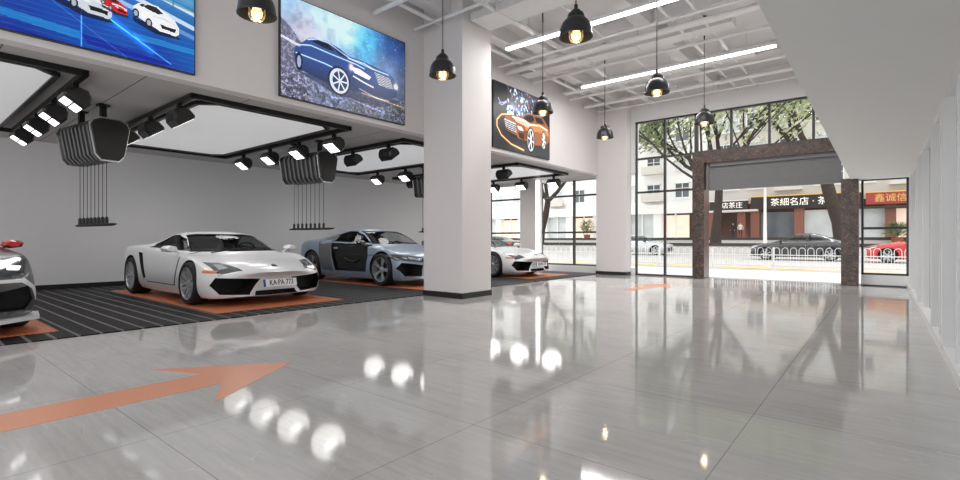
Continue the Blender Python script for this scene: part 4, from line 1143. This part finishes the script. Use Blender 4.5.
# wipers, mirror, plate
MB().tube([(1.02, -.5, .775), (.90, -.1, .82), (.86, .15, .845)], .009, 5).build('wiper', 'black_plastic', g1)
def plate(car, x, z, txt='KA·PA 773', rot=12):
    p = MB().box(-.006, .006, -.26, .26, -.056, .056).build('number_plate', 'plate_white', car, loc=(x, 0, z)); p.rotation_euler = (0, R(-rot) * 1, 0)
    MB().box(.006, .008, -.26, -.225, -.056, .056).build('blue_band', 'plate_blue', p)
    Mx = Matrix(((0, 0, 1, .0075), (1, 0, 0, .02), (0, 1, 0, 0), (0, 0, 0, 1)))
    text_obj('lettering', txt, .115, 'plate_letter', p, Mx, .72)
plate(g1, 2.215, .33)
g2 = copy_tree(g1); g2['label'] = 'white low sports car partly hidden by the big pillar, beside the bay windows'

SR = dict(paint='paint_blue_grey', nose=.28, tail=.2, glass='car_glass_clear', spokes=5, rim='wheel_grey',
  st=[(2.28, .17, .50, (.62, .20), (.66, .36), (.60, .52), (.46, .57), (.24, .59), .60),
      (2.18, .13, .78, (.86, .19), (.89, .38), (.84, .56), (.58, .62), (.30, .65), .66),
      (1.95, .12, .84, (.93, .20), (.945, .44), (.88, .66), (.64, .68), (.36, .71), .73),
      (1.62, .12, .84, (.93, .22), (.955, .50), (.90, .76), (.68, .73), (.40, .745), .76),
      (1.30, .12, .84, (.93, .23), (.96, .54), (.90, .80), (.72, .78), (.48, .785), .80),
      (1.04, .12, .84, (.92, .22), (.94, .54), (.88, .81), (.75, .81), (.56, .825), .84),
      (.62, .12, .84, (.91, .20), (.925, .54), (.87, .83), (.785, .85), (.63, 1.0), 1.04),
      (.25, .12, .84, (.91, .20), (.92, .54), (.87, .85), (.785, .89), (.60, 1.17), 1.21),
      (-.15, .12, .84, (.91, .20), (.92, .56), (.88, .89), (.77, .95), (.56, 1.21), 1.255),
      (-.60, .12, .84, (.92, .22), (.935, .58), (.90, .92), (.76, .98), (.54, 1.17), 1.225),
      (-1.05, .12, .84, (.94, .24), (.955, .60), (.93, .95), (.74, 1.01), (.50, 1.07), 1.12),
      (-1.50, .14, .84, (.95, .25), (.965, .60), (.93, .96), (.74, .99), (.48, 1.01), 1.03),
      (-1.90, .20, .80, (.93, .30), (.95, .62), (.90, .92), (.72, .94), (.48, .95), .955),
      (-2.15, .30, .70, (.84, .38), (.87, .60), (.82, .85), (.66, .89), (.45, .90), .90)],
  cabin=(-.68, .95), zf=.25,
  side=[[(.72, .89), (.38, 1.07), (.05, 1.16), (-.25, 1.17), (-.62, 1.08), (-.56, .93)], [(.80, .86), (.86, .60), (.78, .27), (-.36, .27), (-.50, .60), (-.54, .90)]],
  noglass=(1,),
  ws=dict(poly=[(-.71, .87), (-.54, 1.165), (.54, 1.165), (.71, .87)], x0=.15, x1=2.4),
  arch=[(1.325, .34, .385), (-1.325, .345, .39)],
  wheels=[(1.325, .34, .235, .955), (-1.325, .345, .30, .965)],
  cut=[([(-.46, .44), (-.86, .50), (-.92, .38), (-.82, .22), (-.50, .22)], 1.80, 2.6, 'x'), ([(.46, .44), (.86, .50), (.92, .38), (.82, .22), (.50, .22)], 1.80, 2.6, 'x'),
       ([(-.36, .24), (.36, .24), (.42, .54), (-.42, .54)], 2.0, 2.6, 'x')],
  decals=[('side_blade', 'blade_grey', [(-.50, 1.02), (-.60, 1.10), (-.98, 1.02), (-1.02, .92), (-.96, .45), (-.84, .27), (-.46, .25), (-.56, .60)], 'y', 1, True),
          ('headlight', 'lamp_lens_dark', [(.48, .50), (.90, .54), (.93, .64), (.86, .68), (.50, .60)], 'x', 1, True),
          ('headlight_lamp', 'lamp_reflector', [(.56, .535), (.74, .555), (.74, .60), (.56, .575)], 'x', 1, True)],
  mirror=(.74, .89, .86, 'carbon'), seats=(-.32, 'seat_black', 0), dash='black_plastic')
r8, bv = make_car('sports_coupe', 'blue grey sports coupe with dark side blade and open black door area', 'car', SR)
for sd in (-1, 1):
    d = MB().prism([(.76, .84), (.82, .60), (.74, .29), (-.34, .29), (-.48, .60), (-.52, .88)], sd * .80, sd * .86, 'y').build('door', 'seat_black', r8, bevel=.02)
    MB().tube([(-.05, sd * .875, .55), (.1, sd * .885, .50), (.35, sd * .885, .48), (.5, sd * .875, .52)], .02, 6).build('door_pocket', 'black_plastic', d)
    MB().box(-.5, -.32, sd * .86 - .02, sd * .86 + .05, .76, .80).build('door_handle', 'silver_metal', d)

SD = dict(paint='paint_graphite', nose=.30, tail=.2, lev=3,
  st=[(2.28, .20, .50, (.60, .23), (.66, .38), (.60, .56), (.46, .62), (.24, .64), .65),
      (2.16, .16, .78, (.86, .22), (.90, .42), (.85, .62), (.58, .68), (.30, .70), .71),
      (1.90, .14, .84, (.94, .22), (.95, .46), (.89, .74), (.64, .74), (.36, .76), .78),
      (1.60, .13, .84, (.94, .22), (.96, .52), (.91, .84), (.68, .82), (.40, .84), .86),
      (1.30, .13, .84, (.94, .23), (.965, .55), (.90, .88), (.72, .87), (.48, .89), .92),
      (1.00, .13, .84, (.92, .22), (.95, .55), (.88, .88), (.75, .90), (.56, .95), .98),
      (.60, .13, .84, (.91, .20), (.93, .54), (.87, .90), (.78, .94), (.60, 1.12), 1.16),
      (.20, .13, .84, (.91, .20), (.92, .54), (.87, .91), (.78, .96), (.58, 1.20), 1.24),
      (-.20, .13, .84, (.91, .20), (.92, .56), (.88, .92), (.77, .97), (.56, 1.21), 1.25),
      (-.70, .13, .84, (.92, .22), (.935, .58), (.90, .94), (.76, .99), (.54, 1.15), 1.2),
      (-1.20, .13, .84, (.94, .24), (.955, .60), (.93, .96), (.74, 1.00), (.50, 1.04), 1.08),
      (-1.80, .18, .80, (.93, .30), (.95, .62), (.90, .92), (.72, .94), (.48, .95), .96),
      (-2.15, .30, .70, (.84, .38), (.87, .60), (.82, .85), (.66, .89), (.45, .90), .90)],
  cabin=(-.75, 1.0), side=[[(.70, .95), (.35, 1.11), (.0, 1.16), (-.35, 1.15), (-.80, 1.04), (-.76, .97)]],
  ws=dict(poly=[(-.70, .985), (-.54, 1.18), (.54, 1.18), (.70, .985)], x0=.1, x1=2.4),
  arch=[(1.33, .34, .385), (-1.33, .345, .39)], wheels=[(1.33, .34, .25, .91), (-1.33, .345, .30, .95)],
  cut=[([(-.50, .46), (-.84, .52), (-.88, .36), (-.80, .26), (-.56, .26)], 1.80, 2.6, 'x'), ([(.50, .46), (.84, .52), (.88, .36), (.80, .26), (.56, .26)], 1.80, 2.6, 'x'),
       ([(-.40, .24), (.40, .24), (.44, .46), (-.44, .46)], 2.0, 2.6, 'x')],
  decals=[('headlight', 'lamp_lens_dark', [(2.12, .42), (2.02, .78), (1.42, .89), (1.52, .66)], 'z', 1, True),
          ('headlight_lamp', 'lamp_lens_lit', [(1.92, .66), (1.87, .76), (1.78, .79), (1.83, .67)], 'z', 1, True)],
  mirror=(.80, .74, .94, 'paint_red'), seats=(-.35, 'seat_black', 0))
dk, bv = make_car('dark_sports_car', 'dark grey sports car with red mirror, cropped at the left edge', 'car', SD)
MB().prism([(1.55, -.98), (2.0, -.92), (2.32, -.5), (2.38, 0), (2.32, .5), (2.0, .92), (1.55, .98), (1.5, .9), (1.95, .8), (2.1, 0), (1.95, -.8), (1.5, -.9)], .145, .185, 'z').build('front_splitter', 'paint_white', dk, smooth=40)
for sd in (-1, 1): decal(dk, 'bumper_fin', 'paint_white', [(sd * .46, .60), (sd * .80, .60), (sd * .91, .50), (sd * .95, .34), (sd * .91, .34), (sd * .87, .48), (sd * .77, .56), (sd * .48, .57)], 'x', bv, sgn=1, depth=.04)

# ordinary street cars
SS = dict(nose=.2, tail=.15, lev=2, xn=1.2, xt=-1.3, glass='car_glass', spokes=7, dbl=False,
  st=[(2.30, .22, .60, (.72, .25), (.76, .42), (.72, .60), (.55, .66), (.3, .68), .69),
      (2.15, .18, .78, (.84, .24), (.87, .45), (.83, .68), (.62, .74), (.35, .76), .77),
      (1.60, .17, .80, (.88, .24), (.91, .52), (.86, .82), (.70, .86), (.42, .89), .90),
      (1.00, .17, .80, (.88, .24), (.91, .55), (.87, .88), (.74, .93), (.52, .96), .98),
      (.55, .17, .80, (.88, .24), (.91, .55), (.87, .90), (.77, .96), (.60, 1.17), 1.2),
      (.10, .17, .80, (.88, .24), (.91, .55), (.87, .91), (.77, .97), (.60, 1.37), 1.42),
      (-.50, .17, .80, (.88, .24), (.91, .55), (.87, .92), (.77, .98), (.60, 1.40), 1.45),
      (-1.05, .17, .80, (.88, .24), (.91, .56), (.87, .94), (.76, .99), (.58, 1.30), 1.35),
      (-1.55, .17, .80, (.88, .24), (.91, .56), (.87, .96), (.74, 1.0), (.54, 1.05), 1.08),
      (-2.10, .20, .80, (.86, .28), (.89, .56), (.84, .92), (.68, .97), (.45, .98), .99),
      (-2.35, .28, .70, (.78, .34), (.80, .56), (.76, .80), (.62, .88), (.4, .9), .9)],
  cabin=(-1.4, 1.0),
  side=[[(.72, .99), (.32, 1.22), (.02, 1.32), (-.38, 1.34), (-.38, 1.0)], [(-.46, 1.0), (-.46, 1.34), (-.85, 1.30), (-1.35, 1.12), (-1.42, 1.03)]],
  ws=dict(poly=[(-.70, 1.0), (-.56, 1.33), (.56, 1.33), (.70, 1.0)], x0=.1, x1=2.4),
  arch=[(1.40, .33, .38), (-1.40, .33, .38)], wheels=[(1.40, .325, .21, .9), (-1.40, .325, .21, .9)],
  cut=[([(-.5, .30), (.5, .30), (.5, .55), (-.5, .55)], 2.15, 2.6, 'x')],
  decals=[('headlight', 'lamp_reflector', [(2.16, -.58), (2.06, -.78), (1.80, -.82), (1.90, -.66)], 'z', 1, True),
          ('tail_light', 'paint_red', [(.58, .72), (.84, .70), (.84, .86), (.6, .88)], 'x', -1, True),
          ('door_seam', 'car_dark', [(-.41, .95), (-.43, .95), (-.43, .3), (-.41, .3)], 'y', 1, True)],
  mirror=(.72, .90, .94, 'black_plastic'))
def street_car(paint, label, loc, rz, s=1.0):
    S = dict(SS); S['paint'] = paint
    c, _ = make_car('street_car', label, 'car', S); c.location = loc; c.rotation_euler = (0, 0, rz); c.scale = (s, s, s); return c
a = street_car('paint_black', 'black saloon car driving past behind the hooped railing', (-3.4, 30.8, -.01), PI)
def recolor(src, paint, label, loc, rz):
    c = copy_tree(src); c['label'] = label; c.location = loc; c.rotation_euler = (0, 0, rz)
    for ch in c.children:
        if ch.name.startswith('body'):
            me = ch.data.copy(); me.materials[0] = M[paint]; ch.data = me
    return c
recolor(a, 'paint_silver', 'silver saloon car behind the railing left of the big forked tree', (-13.6, 35.0, -.01), 0)
recolor(a, 'paint_red', 'red saloon car on the street beyond the far right window', (1.6, 30.2, -.01), PI)
recolor(a, 'paint_black', 'black saloon car seen through the bay windows left of the far pillar', (-26.4, 34.5, -.01), PI)
recolor(a, 'paint_silver', 'silver saloon car seen just above the white sports car through the bay window', (-34.5, 34.5, -.01), 0)

# park the show cars
g1.location = (-9.85, 4.13, .022); g1.scale = (1.05, 1.09, 1.05)
g2.location = (-9.75, 11.84, .022); g2.scale = (1.05, 1.09, 1.05)
r8.location = (-10.08, 8.12, .022); r8.scale = (1.04, 1.04, 1.07)
dk.location = (-9.35, .25, .022)
# ------------------------------------------------------------------ light
wd = bpy.data.worlds.new('sky'); sc.world = wd; wd.use_nodes = True
nt = wd.node_tree; bg = nt.nodes['Background']
tc = nt.nodes.new('ShaderNodeTexCoord'); sp = nt.nodes.new('ShaderNodeSeparateXYZ'); nt.links.new(tc.outputs['Generated'], sp.inputs[0])
rp = nt.nodes.new('ShaderNodeValToRGB'); rp.color_ramp.elements[0].position = .45; rp.color_ramp.elements[0].color = (.9, .9, .9, 1)
rp.color_ramp.elements[1].position = .6; rp.color_ramp.elements[1].color = (1, 1, 1, 1)
ma = nt.nodes.new('ShaderNodeMath'); ma.operation = 'MULTIPLY_ADD'; ma.inputs[1].default_value = .5; ma.inputs[2].default_value = .5
nt.links.new(sp.outputs[2], ma.inputs[0]); nt.links.new(ma.outputs[0], rp.inputs[0]); nt.links.new(rp.outputs[0], bg.inputs[0])
bg.inputs[1].default_value = 1.92
def area(name, loc, sx, sy, e, rot=(0, 0, 0), col=(1, .98, .96), spread=PI):
    l = bpy.data.lights.new(name, 'AREA'); l.shape = 'RECTANGLE'; l.size = sx; l.size_y = sy; l.energy = e; l.color = col; l.spread = spread
    o = bpy.data.objects.new(name, l); COL.objects.link(o); o.location = loc; o.rotation_euler = rot; return o
for y in (8.06, 11.27): area('linear_lamp_light', (-3.75, y, 4.87), 4.2, .1, 95)
for o in [o for o in bpy.data.objects if o.name.startswith('rail_spotlight')]:
    l = bpy.data.lights.new('spotlight_beam', 'SPOT'); l.energy = 21; l.spot_size = R(150); l.spot_blend = .8; l.shadow_soft_size = .3; l.color = (1, .98, .96)
    q = bpy.data.objects.new('spotlight_beam', l); COL.objects.link(q); q.location = Vector(o.location) + Vector((0, -.12 if abs(o.rotation_euler.z) < 1 else .12, -.36))
    q.rotation_euler = (R(-30) if abs(o.rotation_euler.z) < 1 else R(30), 0, 0)
area('right_room_fill', (1.8, 6, 2.42), .3, 12, 80)  # added unseen lamp that brightens the room behind the glazed partition
for x, y, _ in PEND:
    l = bpy.data.lights.new('bulb_light', 'POINT'); l.energy = 5; l.color = (1, .8, .55); l.shadow_soft_size = .04
    o = bpy.data.objects.new('bulb_light', l); COL.objects.link(o); o.location = (x, y, 3.3)
sun = bpy.data.lights.new('sun', 'SUN'); sun.energy = 1.5; sun.angle = R(20); so = bpy.data.objects.new('sun', sun); COL.objects.link(so); so.rotation_euler = (R(-38), R(12), 0)
sc.cycles.max_bounces = 8; sc.cycles.transparent_max_bounces = 16
sc.cycles.use_denoising = True
sc.cycles.sample_clamp_indirect = 6
